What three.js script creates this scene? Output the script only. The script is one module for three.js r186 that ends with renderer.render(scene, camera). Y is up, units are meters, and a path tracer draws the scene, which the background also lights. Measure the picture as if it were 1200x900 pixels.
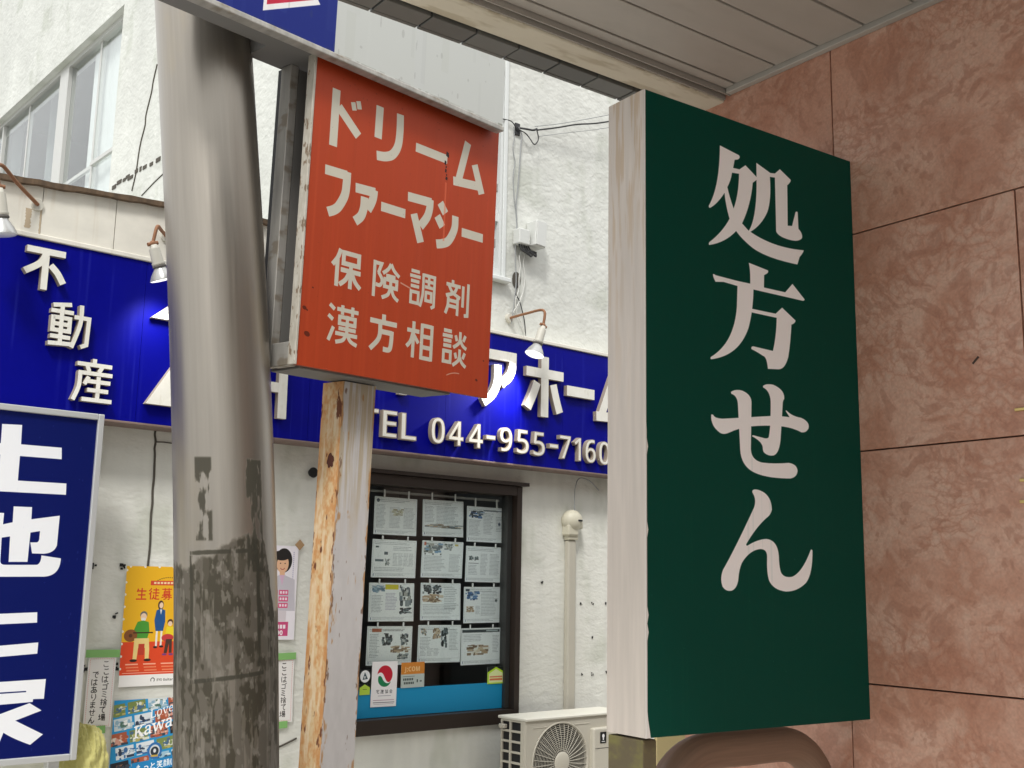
import * as THREE from 'three';
import { RoundedBoxGeometry } from 'three/addons/geometries/RoundedBoxGeometry.js';
import { TextGeometry } from 'three/addons/geometries/TextGeometry.js';
import { FontLoader } from 'three/addons/loaders/FontLoader.js';
import { mergeGeometries } from 'three/addons/utils/BufferGeometryUtils.js';

// ---------------------------------------------------------------- camera, sky, sun, exposure
const scene = new THREE.Scene();
const camera = new THREE.PerspectiveCamera(37.863, 4 / 3, 0.05, 300);
camera.position.set(0, 1.6, 0);
camera.quaternion.setFromRotationMatrix(new THREE.Matrix4().makeBasis(
  new THREE.Vector3(0.999829, 0.018185, 0.0032255), new THREE.Vector3(-0.018469, 0.984464, 0.174615), new THREE.Vector3(0, -0.174645, 0.984631)));
const renderer = new THREE.WebGLRenderer({ antialias: true });
renderer.toneMapping = THREE.LinearToneMapping;
renderer.toneMappingExposure = 1.66;
renderer.shadowMap.enabled = true;
{ // bright overcast sky: brighter towards the zenith, dull ground below the horizon
  const W = 128, H = 64, d = new Float32Array(W * H * 4);
  for (let j = 0; j < H; j++) for (let i = 0; i < W; i++) {
    const el = ((j + 0.5) / H - 0.5) * Math.PI, s = Math.sin(el), o = (j * W + i) * 4;
    const L = s > 0 ? 0.5 + 0.62 * s : 0.2;
    d[o] = L * 0.985; d[o + 1] = L * 1.0; d[o + 2] = L * 1.005; d[o + 3] = 1;
  }
  const t = new THREE.DataTexture(d, W, H, THREE.RGBAFormat, THREE.FloatType);
  t.mapping = THREE.EquirectangularReflectionMapping; t.magFilter = THREE.LinearFilter; t.needsUpdate = true;
  scene.background = t; scene.environment = t;
}
const sun = new THREE.DirectionalLight(new THREE.Color(1, 0.98, 0.95), 1.6);
sun.name = 'sun_light'; sun.position.set(-3, 20.5, 10.5); sun.target.position.set(-1, 1, -5);
sun.castShadow = true; sun.shadow.radius = 22; sun.shadow.mapSize.set(2048, 2048);
Object.assign(sun.shadow.camera, { left: -14, right: 14, top: 14, bottom: -14, near: 1, far: 70 });
scene.add(sun, sun.target);

// ---------------------------------------------------------------- helpers
let seed = 7;
const rnd = () => { seed = (seed * 1664525 + 1013904223) >>> 0; return seed / 4294967296; };
const rr = (a, b) => a + (b - a) * rnd();
const taken = {};
const numbered = (n) => { const k = taken[n] = (taken[n] ?? -1) + 1; return k ? n + '_' + String(k).padStart(3, '0') : n; };
const tag = (o, label, category, group) => { o.userData.label = label; o.userData.category = category; if (group) o.userData.group = group; return o; };
function thing(name, label, category, group) { const g = new THREE.Group(); g.name = numbered(name); scene.add(g); return tag(g, label, category, group); }
function mesh(name, geo, material, parent) { const m = new THREE.Mesh(geo, material); m.name = parent ? name : numbered(name); (parent ?? scene).add(m); return m; }
const frameMatrix = (yaw, x, y, z) => new THREE.Matrix4().makeRotationY(yaw).setPosition(x, y, z);
function place(o, matrix, base = [0, 0, 0]) { // put a group at a base point given in a frame
  matrix.decompose(o.position, o.quaternion, o.scale); o.position.copy(new THREE.Vector3(...base).applyMatrix4(matrix)); return o;
}
const B = (x0, x1, y0, y1, z0, z1) => uvm(new THREE.BoxGeometry(x1 - x0, y1 - y0, z1 - z0).translate((x0 + x1) / 2, (y0 + y1) / 2, (z0 + z1) / 2));
const RB = (x0, x1, y0, y1, z0, z1, r = 0.004, s = 2) => uvm(new RoundedBoxGeometry(x1 - x0, y1 - y0, z1 - z0, s, r).translate((x0 + x1) / 2, (y0 + y1) / 2, (z0 + z1) / 2));
function uvm(geo, ou = 0, ov = 0) { // texture coordinates in metres from position and facing
  let g = geo.index ? geo.toNonIndexed() : geo; const p = g.attributes.position, n = g.attributes.normal, uv = new Float32Array(p.count * 2);
  for (let i = 0; i < p.count; i++) {
    const f = i - (i % 3); let ax = 0, ay = 0, az = 0;
    for (let k = 0; k < 3; k++) { ax += n.getX(f + k); ay += n.getY(f + k); az += n.getZ(f + k); }
    ax = Math.abs(ax); ay = Math.abs(ay); az = Math.abs(az);
    uv[2 * i] = (ax > ay && ax > az ? p.getZ(i) : p.getX(i)) + ou; uv[2 * i + 1] = (ay > ax && ay > az ? p.getZ(i) : p.getY(i)) + ov;
  }
  g.setAttribute('uv', new THREE.BufferAttribute(uv, 2)); g.groups = geo.groups; return g;
}
const merge = (list) => mergeGeometries(list.map((g) => { const q = g.index ? g.toNonIndexed() : g.clone(); for (const k of Object.keys(q.attributes)) if (!['position', 'normal', 'uv'].includes(k)) q.deleteAttribute(k); return q; }));
const V = (x, y, z = 0) => new THREE.Vector3(x, y, z);
const tube = (pts, r, seg = 24, rs = 8) => new THREE.TubeGeometry(new THREE.CatmullRomCurve3(pts.map((p) => V(...p)), false, 'centripetal'), seg, r, rs);
const extr = (shape, depth, z = 0) => uvm(new THREE.ExtrudeGeometry(shape, { depth, bevelEnabled: false, curveSegments: 8 }).translate(0, 0, z));
const poly = (pts) => new THREE.Shape(pts.map(([x, y]) => new THREE.Vector2(x, y)));
// tiling value noise
function grid(n, s) { const a = new Float32Array(n * n); let q = s * 2654435761 >>> 0; for (let i = 0; i < n * n; i++) { q = (Math.imul(q, 1664525) + 1013904223) >>> 0; a[i] = q / 4294967296; } return a; }
const grids = {};
function noise(u, v, fx, fy, s) { // u, v in 0..1, repeats
  const key = s; const g = grids[key] ??= grid(256, s); const x = u * fx, y = v * fy; let ix = Math.floor(x), iy = Math.floor(y); let a = x - ix, b = y - iy; a = a * a * (3 - 2 * a); b = b * b * (3 - 2 * b);
  const w = (k, m) => ((k % m) + m) % m, x0 = w(ix, fx) & 255, x1 = w(ix + 1, fx) & 255, y0 = w(iy, fy) & 255, y1 = w(iy + 1, fy) & 255;
  const p = g[y0 * 256 + x0], q = g[y0 * 256 + x1], r = g[y1 * 256 + x0], t = g[y1 * 256 + x1];
  return (p + (q - p) * a) * (1 - b) + (r + (t - r) * a) * b;
}
function fbm(u, v, fx, fy, oct, s) { let t = 0, a = 0.5, m = 0; for (let o = 0; o < oct; o++) { t += a * noise(u, v, fx << o, fy << o, s + o); m += a; a *= 0.55; } return t / m; }
function cells(u, v, n, s) { // tiling cell pattern: distance to the nearest border, 0..1
  const g = grids[s] ??= grid(256, s), g2 = grids[s + 1] ??= grid(256, s + 1), x = u * n, y = v * n, ix = Math.floor(x), iy = Math.floor(y); let a = 9, b = 9;
  for (let j = -1; j <= 1; j++) for (let i = -1; i <= 1; i++) { const cx = ix + i, cy = iy + j, k = (((cy % n) + n) % n) * 256 + (((cx % n) + n) % n), d = Math.hypot(cx + g[k] - x, cy + g2[k] - y); if (d < a) { b = a; a = d; } else if (d < b) b = d; }
  return b - a;
}
const clamp = (x, a = 0, b = 1) => Math.min(b, Math.max(a, x)), mix = (a, b, t) => a + (b - a) * t, sm = (a, b, x) => { const t = clamp((x - a) / (b - a)); return t * t * (3 - 2 * t); };
const mix3 = (a, b, t) => [mix(a[0], b[0], t), mix(a[1], b[1], t), mix(a[2], b[2], t)];
function tex(w, h, fn, srgb = true, size = 1, sizeV = size) { // fn(u, v) -> [r, g, b] in 0..255; the picture covers size metres
  const d = new Uint8Array(w * h * 4);
  for (let j = 0; j < h; j++) for (let i = 0; i < w; i++) { const c = fn((i + 0.5) / w, (j + 0.5) / h), o = (j * w + i) * 4; d[o] = clamp(c[0], 0, 255); d[o + 1] = clamp(c[1], 0, 255); d[o + 2] = clamp(c[2], 0, 255); d[o + 3] = 255; }
  const t = new THREE.DataTexture(d, w, h); t.wrapS = t.wrapT = THREE.RepeatWrapping; t.magFilter = THREE.LinearFilter; if (srgb) t.colorSpace = THREE.SRGBColorSpace; t.repeat.set(1 / size, 1 / sizeV); t.needsUpdate = true; return t;
}
const grey = (w, h, fn, size, sizeV) => tex(w, h, (u, v) => { const x = fn(u, v) * 255; return [x, x, x]; }, false, size, sizeV);
function canvasTex(w, h, draw) { const c = document.createElement('canvas'); c.width = w; c.height = h; const x = c.getContext('2d'); draw(x, w, h); const t = new THREE.CanvasTexture(c); t.colorSpace = THREE.SRGBColorSpace; t.magFilter = THREE.LinearFilter; return t; }
const std = (o) => new THREE.MeshStandardMaterial(o), phy = (o) => new THREE.MeshPhysicalMaterial(o);
// print on the front (+z) of a thin sheet; plain paper elsewhere
function sheet(w, h, t, front, edge, curl = 0) {
  const g = new THREE.BoxGeometry(w, h, t, curl ? 8 : 1, curl ? 8 : 1, 1);
  if (curl) { const p = g.attributes.position; for (let i = 0; i < p.count; i++) { const x = p.getX(i) / w, y = p.getY(i) / h; p.setZ(i, p.getZ(i) + curl * (Math.sin(3.1 * x + 1.7 * y) * 0.5 + 4 * Math.abs(x * y) * (y < 0 ? 1 : 0.3))); } g.computeVertexNormals(); }
  return [g, [edge, edge, edge, edge, front, edge]];
}

// ---------------------------------------------------------------- lettering: strokes in a 100 x 100 cell, ~ marks a curved stroke
const INK = {
  不: [15, '4,12 96,12|50,12 50,100|~50,16 38,40 3,64|~62,42 80,58 95,80'],
  動: [9.5, '6,10 50,4|2,22 56,22|8,36 48,36 48,64 8,64 8,32|8,50 48,50|28,8 28,92|4,78 52,78|0,94 56,91|58,30 94,30 92,88 78,94|~74,2 73,45 56,98'],
  産: [9.5, '50,0 50,14|8,14 94,14|32,16 38,30|70,16 62,30|12,34 96,34|~16,32 15,65 3,98|38,42 28,60|34,52 92,52|62,40 62,94|36,72 88,72|24,94 98,94'],
  保: [12, '~27,1 18,25 2,46|18,28 18,100|38,8 90,8 90,36 38,36 38,2|30,54 98,54|64,38 64,100|~60,56 48,78 28,94|~68,56 80,78 99,94'],
  険: [10, '8,2 8,100|8,8 32,8 22,34|~22,32 36,50 30,66 14,66|~66,2 56,18 38,32|~66,2 78,18 98,32|50,36 84,36|46,46 90,46 90,66 46,66 46,41|68,36 68,68|~68,64 60,86 38,98|~70,64 80,86 98,98'],
  調: [9, '4,4 36,4|0,18 40,18|4,32 36,32|4,46 36,46|6,62 34,62 34,92 6,92 6,57|~51,4 51,60 42,99|50,8 95,8 95,90 84,96|58,24 90,24|73,12 73,42|58,40 90,40|63,55 84,55 84,78 63,78 63,51'],
  剤: [10, '30,0 30,14|4,15 62,15|~48,16 36,36 4,48|~14,16 30,36 62,48|~14,50 13,76 4,100|52,48 52,100|14,60 52,60|14,76 52,76|73,10 73,72|94,0 94,93 80,95'],
  漢: [10, '3,6 20,17|0,34 16,44|19,62 4,99|28,14 100,14|46,2 46,27|80,2 80,27|38,33 90,33 90,50 38,50 38,28|64,27 64,78|36,63 94,63|26,77 100,77|~62,76 52,92 28,100|~66,76 78,92 100,100'],
  方: [13, '50,0 50,20|2,22 98,22|~38,22 36,65 6,98|38,47 82,47|~81,41 80,74 74,92 52,93'],
  相: [11, '0,26 46,26|24,0 24,100|~22,30 14,56 0,72|26,38 44,58|56,6 94,6|56,96 94,96|56,1 56,101|94,1 94,101|56,36 94,36|56,66 94,66'],
  談: [10, '4,4 36,4|0,18 40,18|4,32 36,32|4,46 36,46|6,62 34,62 34,92 6,92 6,57|~71,0 68,30 44,48|~71,22 82,38 98,46|52,12 58,28|92,8 84,26|~71,50 68,80 44,99|~71,72 82,88 98,98|52,62 58,78|92,58 84,76'],
  生: [11, '22,6 12,34|16,26 94,26|54,0 54,96|20,60 88,60|4,96 98,96'],
  徒: [10, '~24,0 16,14 2,26|~26,24 16,42 2,54|18,46 18,100|40,16 94,16|66,0 66,92|34,42 98,42|66,66 92,66|~46,56 44,80 30,98|~44,80 62,94 99,96'],
  募: [9, '4,10 96,10|32,0 32,22|68,0 68,22|24,28 76,28 76,54 24,54 24,28|24,41 76,41|6,62 94,62|~42,54 30,72 2,84|~62,62 78,76 98,84|30,78 76,78 72,98 60,98|~48,70 44,90 22,100'],
  集: [9, '~30,0 22,16 4,30|22,14 22,58|22,16 92,16|22,30 86,30|22,43 86,43|22,57 94,57|56,6 56,57|2,70 98,70|50,60 50,100|~48,70 34,88 6,98|~52,70 68,88 96,98'],
  こ: [9, '~18,14 50,18 80,12|~16,60 24,84 50,90 88,84'], は: [9, '~14,6 8,50 16,98|36,26 96,24|~70,4 70,60 66,90 42,92 40,76 60,70 96,92'],
  ゴ: [9, '14,24 76,24 76,86|10,86 80,86|80,2 86,14|92,0 98,12'], ミ: [9, '~24,8 50,12 80,22|~26,42 50,46 76,56|~16,74 50,80 86,96'],
  捨: [8, '2,26 38,24|20,2 20,92 8,90|2,64 38,52|~68,2 56,24 40,38|~68,2 80,24 98,38|52,42 86,42|68,42 68,62|46,60 92,60|52,72 86,72 86,96 52,96 52,72'],
  て: [9, '~8,18 50,16 92,10|~88,12 56,36 50,66 60,88 84,94'], 場: [8, '2,34 34,34|18,6 18,80|0,84 36,74|48,6 88,6 88,36 48,36 48,6|48,20 88,20|40,48 98,48|~54,48 48,62 38,72|52,60 94,60 90,96 80,94|~64,62 58,80 44,92|~78,62 72,84 60,98'],
  で: [9, '~8,18 50,16 92,10|~88,12 56,36 50,66 60,88 84,94|74,36 82,48|88,30 96,42'], あ: [9, '12,22 86,18|~46,2 42,60 50,94|~74,36 60,80 26,92 12,74 40,50 80,54 92,76 64,98'],
  り: [9, '~22,8 18,40 26,62 34,50|~74,4 80,50 60,90 40,98'], ま: [9, '14,22 88,20|16,46 86,44|~52,2 52,60 48,90 24,90 22,74 50,72 90,94'],
  せ: [9, '4,40 96,34|~72,4 72,50 66,66 54,62|~28,12 28,70 36,90 84,90'], ん: [9, '~52,4 30,50 8,96|~12,88 38,52 52,54 54,84 70,94 96,60'],
  も: [11, '~44,2 38,60 46,92 74,94 88,74 84,60|14,30 70,28|12,54 68,52'], っ: [11, '~24,50 60,42 84,56 76,80 48,94'], と: [11, '~30,8 34,30 42,46|~84,28 36,50 20,74 36,92 88,90'],
  笑: [10, '22,2 10,22|18,12 46,12|34,14 40,24|62,2 52,22|58,12 94,12|76,14 82,24|16,36 84,30|4,58 96,58|~52,34 48,72 6,98|~52,60 68,86 98,98'],
  顔: [8, '24,0 24,10|4,12 46,12|14,16 18,28|38,16 34,28|2,32 48,32|~8,32 8,70 2,96|~34,40 26,50 14,56|~38,56 28,68 14,74|~44,70 30,88 12,96|54,6 98,6|74,6 70,20|60,22 94,22 94,74 60,74 60,22|60,40 94,40|60,57 94,57|68,78 54,98|86,78 98,98'],
  に: [11, '~16,6 10,50 16,96|~44,24 66,26 92,20|~42,64 50,84 70,88 96,82'],
  宅: [9, '50,0 50,12|6,30 6,14 94,14 94,30|~70,26 50,34 20,38|10,58 90,52|~48,34 48,86 60,94 92,92 92,78'], 建: [9, '~4,10 32,10 18,38 34,42 22,76 4,98|~6,56 30,90 98,96|46,16 88,16 88,42 46,42|38,29 98,29|46,54 90,54|42,68 96,68|66,4 66,88'],
  協: [9, '2,30 34,30|18,2 18,98|46,20 92,20 86,46|~66,4 60,34 44,48|40,62 64,62 60,94|~50,52 46,80 36,98|70,62 96,62 92,94|~80,52 76,80 66,98'], 会: [9, '~50,0 34,24 2,42|~50,0 66,24 98,42|30,42 70,42|10,60 90,60|~42,60 30,80 20,90|20,92 80,88|70,76 88,98'],
};
const points = (s) => s.split(' ').map((p) => p.split(',').map(Number));
function strokePath(text) { // polyline of a stroke, curves sampled
  const curved = text[0] === '~', pts = points(curved ? text.slice(1) : text);
  if (!curved || pts.length < 3) return pts;
  return new THREE.SplineCurve(pts.map(([x, y]) => new THREE.Vector2(x, y))).getPoints(pts.length * 5).map((p) => [p.x, p.y]);
}
function ink(ctx, ch, x, y, w, h, colour, weight = 1) { // one character, top left at x, y
  const [wt, list] = INK[ch]; ctx.strokeStyle = colour; ctx.lineJoin = 'miter'; ctx.lineCap = 'butt';
  for (const s of list.split('|')) { ctx.lineWidth = wt * weight * (w + h) / 200; ctx.beginPath(); strokePath(s).forEach(([a, b], i) => ctx[i ? 'lineTo' : 'moveTo'](x + a * w / 100, y + b * h / 100)); ctx.stroke(); }
}
function ribbon(pts, w) { // outline of a stroke of even width
  const n = pts.length, L = [], R = [];
  for (let i = 0; i < n; i++) {
    const a = pts[Math.max(0, i - 1)], b = pts[Math.min(n - 1, i + 1)], c = pts[i];
    const d1 = i ? [c[0] - a[0], c[1] - a[1]] : null, d2 = i < n - 1 ? [b[0] - c[0], b[1] - c[1]] : null, u = (d) => { const l = Math.hypot(...d) || 1; return [d[0] / l, d[1] / l]; };
    const e1 = u(d1 ?? d2), e2 = u(d2 ?? d1), m = u([e1[0] + e2[0], e1[1] + e2[1]]), k = Math.min(1.8, 1 / Math.max(0.3, m[0] * e1[0] + m[1] * e1[1])), o = w / 2 * k;
    L.push([c[0] - m[1] * o, c[1] + m[0] * o]); R.unshift([c[0] + m[1] * o, c[1] - m[0] * o]);
  }
  return poly([...L, ...R]);
}
function split(g) { // an extruded shape -> its faces and its returns
  const n = g.index ? g.toNonIndexed() : g, gr = g.groups, cut = (k) => { const out = new THREE.BufferGeometry(); for (const a of ['position', 'normal', 'uv']) { const s = n.attributes[a], v = []; for (const q of gr) if (q.materialIndex === k) for (let i = q.start * s.itemSize; i < (q.start + q.count) * s.itemSize; i++) v.push(s.array[i]); out.setAttribute(a, new THREE.Float32BufferAttribute(v, s.itemSize)); } return out; };
  return [cut(0), cut(1)];
}
function raised(strokes, depth, z) { const p = strokes.map(([pts, w], i) => split(extr(ribbon(pts, w), depth + i * 0.0005, z))); return [merge(p.map((q) => q[0])), merge(p.map((q) => q[1]))]; } // overlapping strokes end at slightly different heights
function raisedInk(ch, x0, x1, y0, y1, depth, z, weight = 1) {
  const [wt, list] = INK[ch], w = x1 - x0, h = y1 - y0;
  return raised(list.split('|').map((s) => [strokePath(s).map(([a, b]) => [x0 + a * w / 100, y1 - b * h / 100]), wt * weight * (w + h) / 200]), depth, z);
}
function fillPaths(ctx, list, colour) {
  ctx.fillStyle = colour;
  for (const s of list) {
    const t = s.split(' '); ctx.beginPath(); let cmd = 'M';
    for (let i = 0; i < t.length; i++) {
      if (/^[MLQZ]$/.test(t[i])) { cmd = t[i]; if (cmd === 'Z') ctx.closePath(); continue; }
      const [x, y] = t[i].split(',').map(Number);
      if (cmd === 'M') ctx.moveTo(x, y); else if (cmd === 'L') ctx.lineTo(x, y); else { const [u, v] = t[++i].split(',').map(Number); ctx.quadraticCurveTo(x, y, u, v); }
    }
    ctx.fill('evenodd');
  }
}
function speckle(ctx, w, h, n, colour, r0, r1, stretch = 1) { ctx.fillStyle = colour; for (let i = 0; i < n; i++) { ctx.beginPath(); ctx.ellipse(rnd() * w, rnd() * h, rr(r0, r1), rr(r0, r1) * stretch, 0, 0, 7); ctx.fill(); } }
const GREEN_PRINT = [
  'M 341,108 L 433,121 Q 443,128 428,138 L 412,143 L 404,174 L 435,172 L 465,150 L 523,182 Q 525,187 516,194 L 500,206 Q 488,289 443,365 L 472,383 Q 588,423 756,401 Q 758,407 734,430 L 721,460 Q 553,467 486,440 Q 436,419 413,398 Q 361,449 285,472 Q 279,471 285,462 Q 346,416 382,361 Q 364,316 360,274 Q 324,322 290,342 Q 282,343 285,334 Q 337,256 341,108 Z M 398,193 L 432,189 Q 430,259 403,320 Q 385,287 374,250 Q 391,225 398,193 Z',
  'M 520,128 L 591,149 L 615,145 L 641,123 L 697,150 Q 699,158 678,175 L 675,326 L 698,322 L 718,267 Q 723,261 730,264 L 732,326 Q 756,340 749,358 Q 732,374 696,376 Q 625,379 614,359 L 614,161 L 588,164 Q 594,248 571,297 Q 539,353 483,387 L 475,385 Q 514,333 519,208 Z',
  'M 472,499 L 567,509 Q 573,517 554,526 L 547,530 L 545,575 L 477,575 Q 480,522 472,499 Z',
  'M 299,570 Q 305,567 311,571 L 351,572 L 416,573 L 477,572 L 546,574 L 653,573 L 692,536 L 754,582 Q 754,588 744,589 L 493,590 L 415,591 L 349,588 L 311,594 Q 300,581 299,570 Z',
  'M 415,588 L 493,586 Q 489,665 465,728 Q 417,831 286,860 Q 280,858 285,852 Q 394,790 410,665 Z',
  'M 481,659 L 601,658 L 635,631 L 703,667 Q 702,677 681,685 Q 675,745 661,802 Q 643,849 609,853 L 556,858 Q 552,816 533,816 Q 509,807 477,800 Q 474,791 486,789 L 583,792 Q 602,738 606,672 L 482,672 Z',
  'M 283,1043 Q 290,1039 296,1047 Q 306,1053 337,1051 L 544,1022 Q 603,1013 659,1014 L 640,994 Q 642,990 648,994 Q 672,1009 716,1010 Q 764,1018 756,1043 Q 744,1061 718,1061 Q 670,1048 610,1050 Q 535,1053 468,1064 Q 412,1074 360,1096 Q 336,1105 320,1098 Q 278,1079 283,1043 Z',
  'M 375,958 Q 399,944 431,948 Q 475,957 472,986 L 465,1139 Q 465,1178 522,1181 Q 581,1181 649,1172 Q 692,1173 693,1197 Q 688,1219 655,1225 Q 546,1232 488,1219 Q 416,1204 414,1143 L 407,996 Q 406,968 377,964 Z',
  'M 530,920 Q 547,908 581,910 Q 640,921 634,954 Q 626,961 626,973 L 613,1080 Q 607,1144 573,1153 Q 544,1158 526,1145 Q 522,1140 522,1128 Q 516,1109 472,1097 Q 472,1092 482,1093 L 533,1098 Q 550,1098 553,1091 Q 564,1055 566,968 Q 563,933 530,925 Z',
  'M 468,1278 Q 475,1271 495,1273 Q 560,1282 560,1336 Q 554,1353 533,1364 Q 483,1396 435,1453 Q 432,1458 440,1458 Q 490,1435 531,1433 Q 584,1435 589,1487 Q 589,1531 601,1545 Q 618,1559 651,1554 Q 703,1540 749,1462 Q 754,1458 758,1464 Q 756,1545 719,1574 Q 675,1603 620,1603 Q 558,1599 539,1568 Q 528,1544 532,1494 Q 534,1466 501,1467 Q 449,1472 413,1514 Q 399,1536 396,1563 Q 391,1595 364,1603 Q 337,1607 323,1590 Q 311,1564 327,1537 Q 378,1476 473,1335 Q 490,1306 468,1284 Z',
];
const NAVY_PRINT = [
  'M 309,84 L 389,80 L 392,161 L 560,160 L 564,209 L 392,210 L 393,312 L 593,310 L 595,358 L 160,363 L 157,320 L 316,315 L 313,211 L 161,212 L 158,168 L 311,164 Z',
  'M 386,419 L 460,418 L 462,468 L 577,447 L 576,572 Q 568,603 526,608 L 477,608 L 466,563 L 493,562 Q 502,558 501,541 L 501,515 L 463,523 L 462,643 L 387,645 L 383,542 L 351,548 L 354,639 Q 354,657 375,657 L 501,654 Q 517,647 516,615 L 597,625 Q 600,697 534,702 L 335,706 Q 299,702 298,657 L 295,557 L 266,565 L 263,518 L 294,510 L 291,448 L 351,448 L 351,494 L 388,484 Z',
  'M 183,438 L 230,435 L 232,498 L 267,493 L 267,542 L 234,545 L 237,638 L 286,616 L 294,659 L 189,700 L 187,656 L 196,653 L 192,549 L 159,553 L 157,505 L 188,502 Z',
  'M 520,847 L 523,889 L 234,900 L 232,858 Z',
  'M 535,969 L 535,1014 L 218,1034 L 215,990 Z',
  'M 579,1117 L 578,1196 L 535,1195 L 534,1206 L 294,1215 L 286,1293 L 239,1282 L 245,1125 Z M 504,1161 L 504,1166 L 297,1170 L 297,1164 Z',
  'M 522,1210 L 573,1242 L 472,1276 L 587,1337 L 539,1375 Q 464,1344 430,1320 L 415,1367 L 367,1358 L 388,1254 Z',
];
const KANA_STROKES = [
  [0, '159,169 159,529'],
  [0, '184,273 349,410'],
  [2, '291,209 306,258'],
  [2, '331,189 345,238'],
  [0, '507,165 505,375'],
  [1, '678,163 682,272 673,373 633,444 573,476 502,488'],
  [0, '825,338 1110,340'],
  [0, '1296,167 1222,456'],
  [0, '1174,469 1445,441'],
  [0, '1369,303 1449,491'],
  [0, '112,688 281,682'],
  [1, '280,658 280,723 272,806 234,883 199,918 152,942'],
  [0, '351,738 510,729'],
  [1, '500,714 495,765 481,806 457,853'],
  [1, '426,779 425,847 406,906 362,949'],
  [0, '562,803 766,801'],
  [0, '780,681 989,670'],
  [1, '976,651 973,717 952,780 900,850'],
  [0, '839,782 910,957'],
  [0, '1066,650 1118,710'],
  [0, '1045,745 1095,808'],
  [1, '1210,706 1207,795 1160,885 1103,919 1049,934'],
  [0, '1276,801 1481,797'],
];
const ORANGE_CELLS = [
['保',322,1259], ['険',636,1265], ['調',950,1261], ['剤',1264,1260], ['漢',320,1596], ['方',638,1598], ['相',950,1597], ['談',1262,1597], ];

// ---------------------------------------------------------------- frames of the place (metres)
const RAD = Math.PI / 180;
const FACADE = frameMatrix(41.1273 * RAD, 0.022136, 0, -6.826006);      // x along the shop front, z out to the street
const MARBLE = frameMatrix(-53.5587 * RAD, 0.9, 0, -2.864);            // x along the marble wall, z out from it
const GREEN = frameMatrix(35.055 * RAD, 0.29485, 0, -2.43932);         // face of the green sign
const ORANGE = new THREE.Matrix4().makeBasis(V(0.676441, 0.00908, -0.736441), V(0.021751, 0.999242, 0.032299), V(0.736176, -0.037867, 0.67573)).setPosition(-0.751958, 3.539926, -3.921469);

// ---------------------------------------------------------------- surfaces
const stuccoColour = tex(512, 512, (u, v) => {
  const n = fbm(u, v, 6, 6, 5, 11), st = fbm(u, v, 40, 3, 3, 31), k = 1 + (n - 0.5) * 0.1 + (st - 0.5) * 0.05, d = sm(0.62, 0.8, fbm(u, v, 9, 5, 4, 51)) * 0.07;
  return [226 * k * (1 - d * 1.1), 226 * k * (1 - d), 219 * k * (1 - d * 1.25)];
}, true, 2.3);
const stuccoBump = grey(1024, 1024, (u, v) => {
  const w = (fbm(u, v, 8, 8, 3, 71) - 0.5) * 0.05, a = fbm(u + w, v + w, 20, 62, 3, 61), b = fbm(u, v, 90, 120, 2, 81), c = fbm(u - w, v, 11, 16, 3, 91);
  return clamp(a * 0.5 + b * 0.22 + c * 0.35);
}, 1.5);
const stuccoRough = grey(1024, 1024, (u, v) => {
  const w = (fbm(u, v, 6, 6, 3, 171) - 0.5) * 0.12, a = fbm(u + w, v - w, 14, 24, 4, 161), b = fbm(u, v, 110, 110, 2, 181), c = fbm(u, v + w, 40, 60, 2, 191);
  return clamp(a * 0.6 + b * 0.15 + c * 0.3);
}, 1.7);
const wallMat = std({ map: stuccoColour, color: new THREE.Color(1, 1, 0.98), bumpMap: stuccoBump, bumpScale: 0.0048, roughness: 0.92 });
const upperWallMat = std({ map: stuccoColour, color: new THREE.Color(0.86, 0.87, 0.87), bumpMap: stuccoRough, bumpScale: 0.009, roughness: 0.95 });  // tint darkened to offset the stronger light on the upper storey
const marbleTex = tex(1024, 1024, (u, v) => {
  const wx = (fbm(u, v, 5, 5, 4, 201) - 0.5) * 0.11, wy = (fbm(u, v, 5, 5, 4, 221) - 0.5) * 0.11, x = u + wx, y = v + wy;
  const cloud = fbm(x, y, 9, 11, 5, 241), blot = sm(0.5, 0.62, fbm(x, y, 22, 26, 4, 261)), vein = 1 - sm(0.0, 0.035, Math.abs(fbm(x + wx, y, 12, 14, 4, 281) - 0.5)), big = fbm(u, v, 3, 3, 3, 301), fine = noise(u, v, 256, 256, 321);
  const wz = (fbm(u, v, 60, 60, 3, 211) - 0.5) * 0.022, cell = cells(x + wz, y - wz, 34, 341), cell2 = cells(x - wz, y + wz, 74, 351), zone = 0.35 + 0.65 * sm(0.4, 0.6, fbm(u, v, 7, 8, 3, 361));
  let c = mix3([196, 144, 120], [214, 170, 148], sm(0.34, 0.66, cloud)); c = mix3(c, [222, 188, 168], blot * 0.34); c = mix3(c, [172, 112, 88], (1 - sm(0.0, 0.22, cell)) * zone * 0.3 + (1 - sm(0.0, 0.3, cell2)) * zone * zone * 0.16); c = mix3(c, [214, 184, 166], sm(0.3, 0.6, cell) * zone * 0.34); c = mix3(c, [186, 130, 106], sm(0.5, 0.7, big) * 0.36); c = mix3(c, [170, 118, 96], vein * 0.1 + sm(0.56, 0.68, fbm(x - wy, y + wx, 40, 44, 4, 291)) * 0.4);
  const k = 0.96 + fine * 0.08; return [c[0] * k, c[1] * k, c[2] * k];
}, true, 1.1);
const marbleRough = grey(256, 256, (u, v) => 0.3 + 0.25 * fbm(u, v, 8, 8, 4, 331), 0.9);
const marbleMats = [[1, 0], [0.97, 1], [1.03, 2]].map(([k]) => std({ map: marbleTex, roughnessMap: marbleRough, roughness: 0.9, color: new THREE.Color(k, k, k).multiplyScalar(0.88) }));
const greyPaint = std({ color: new THREE.Color(0.42, 0.42, 0.39), roughness: 0.6 });
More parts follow.
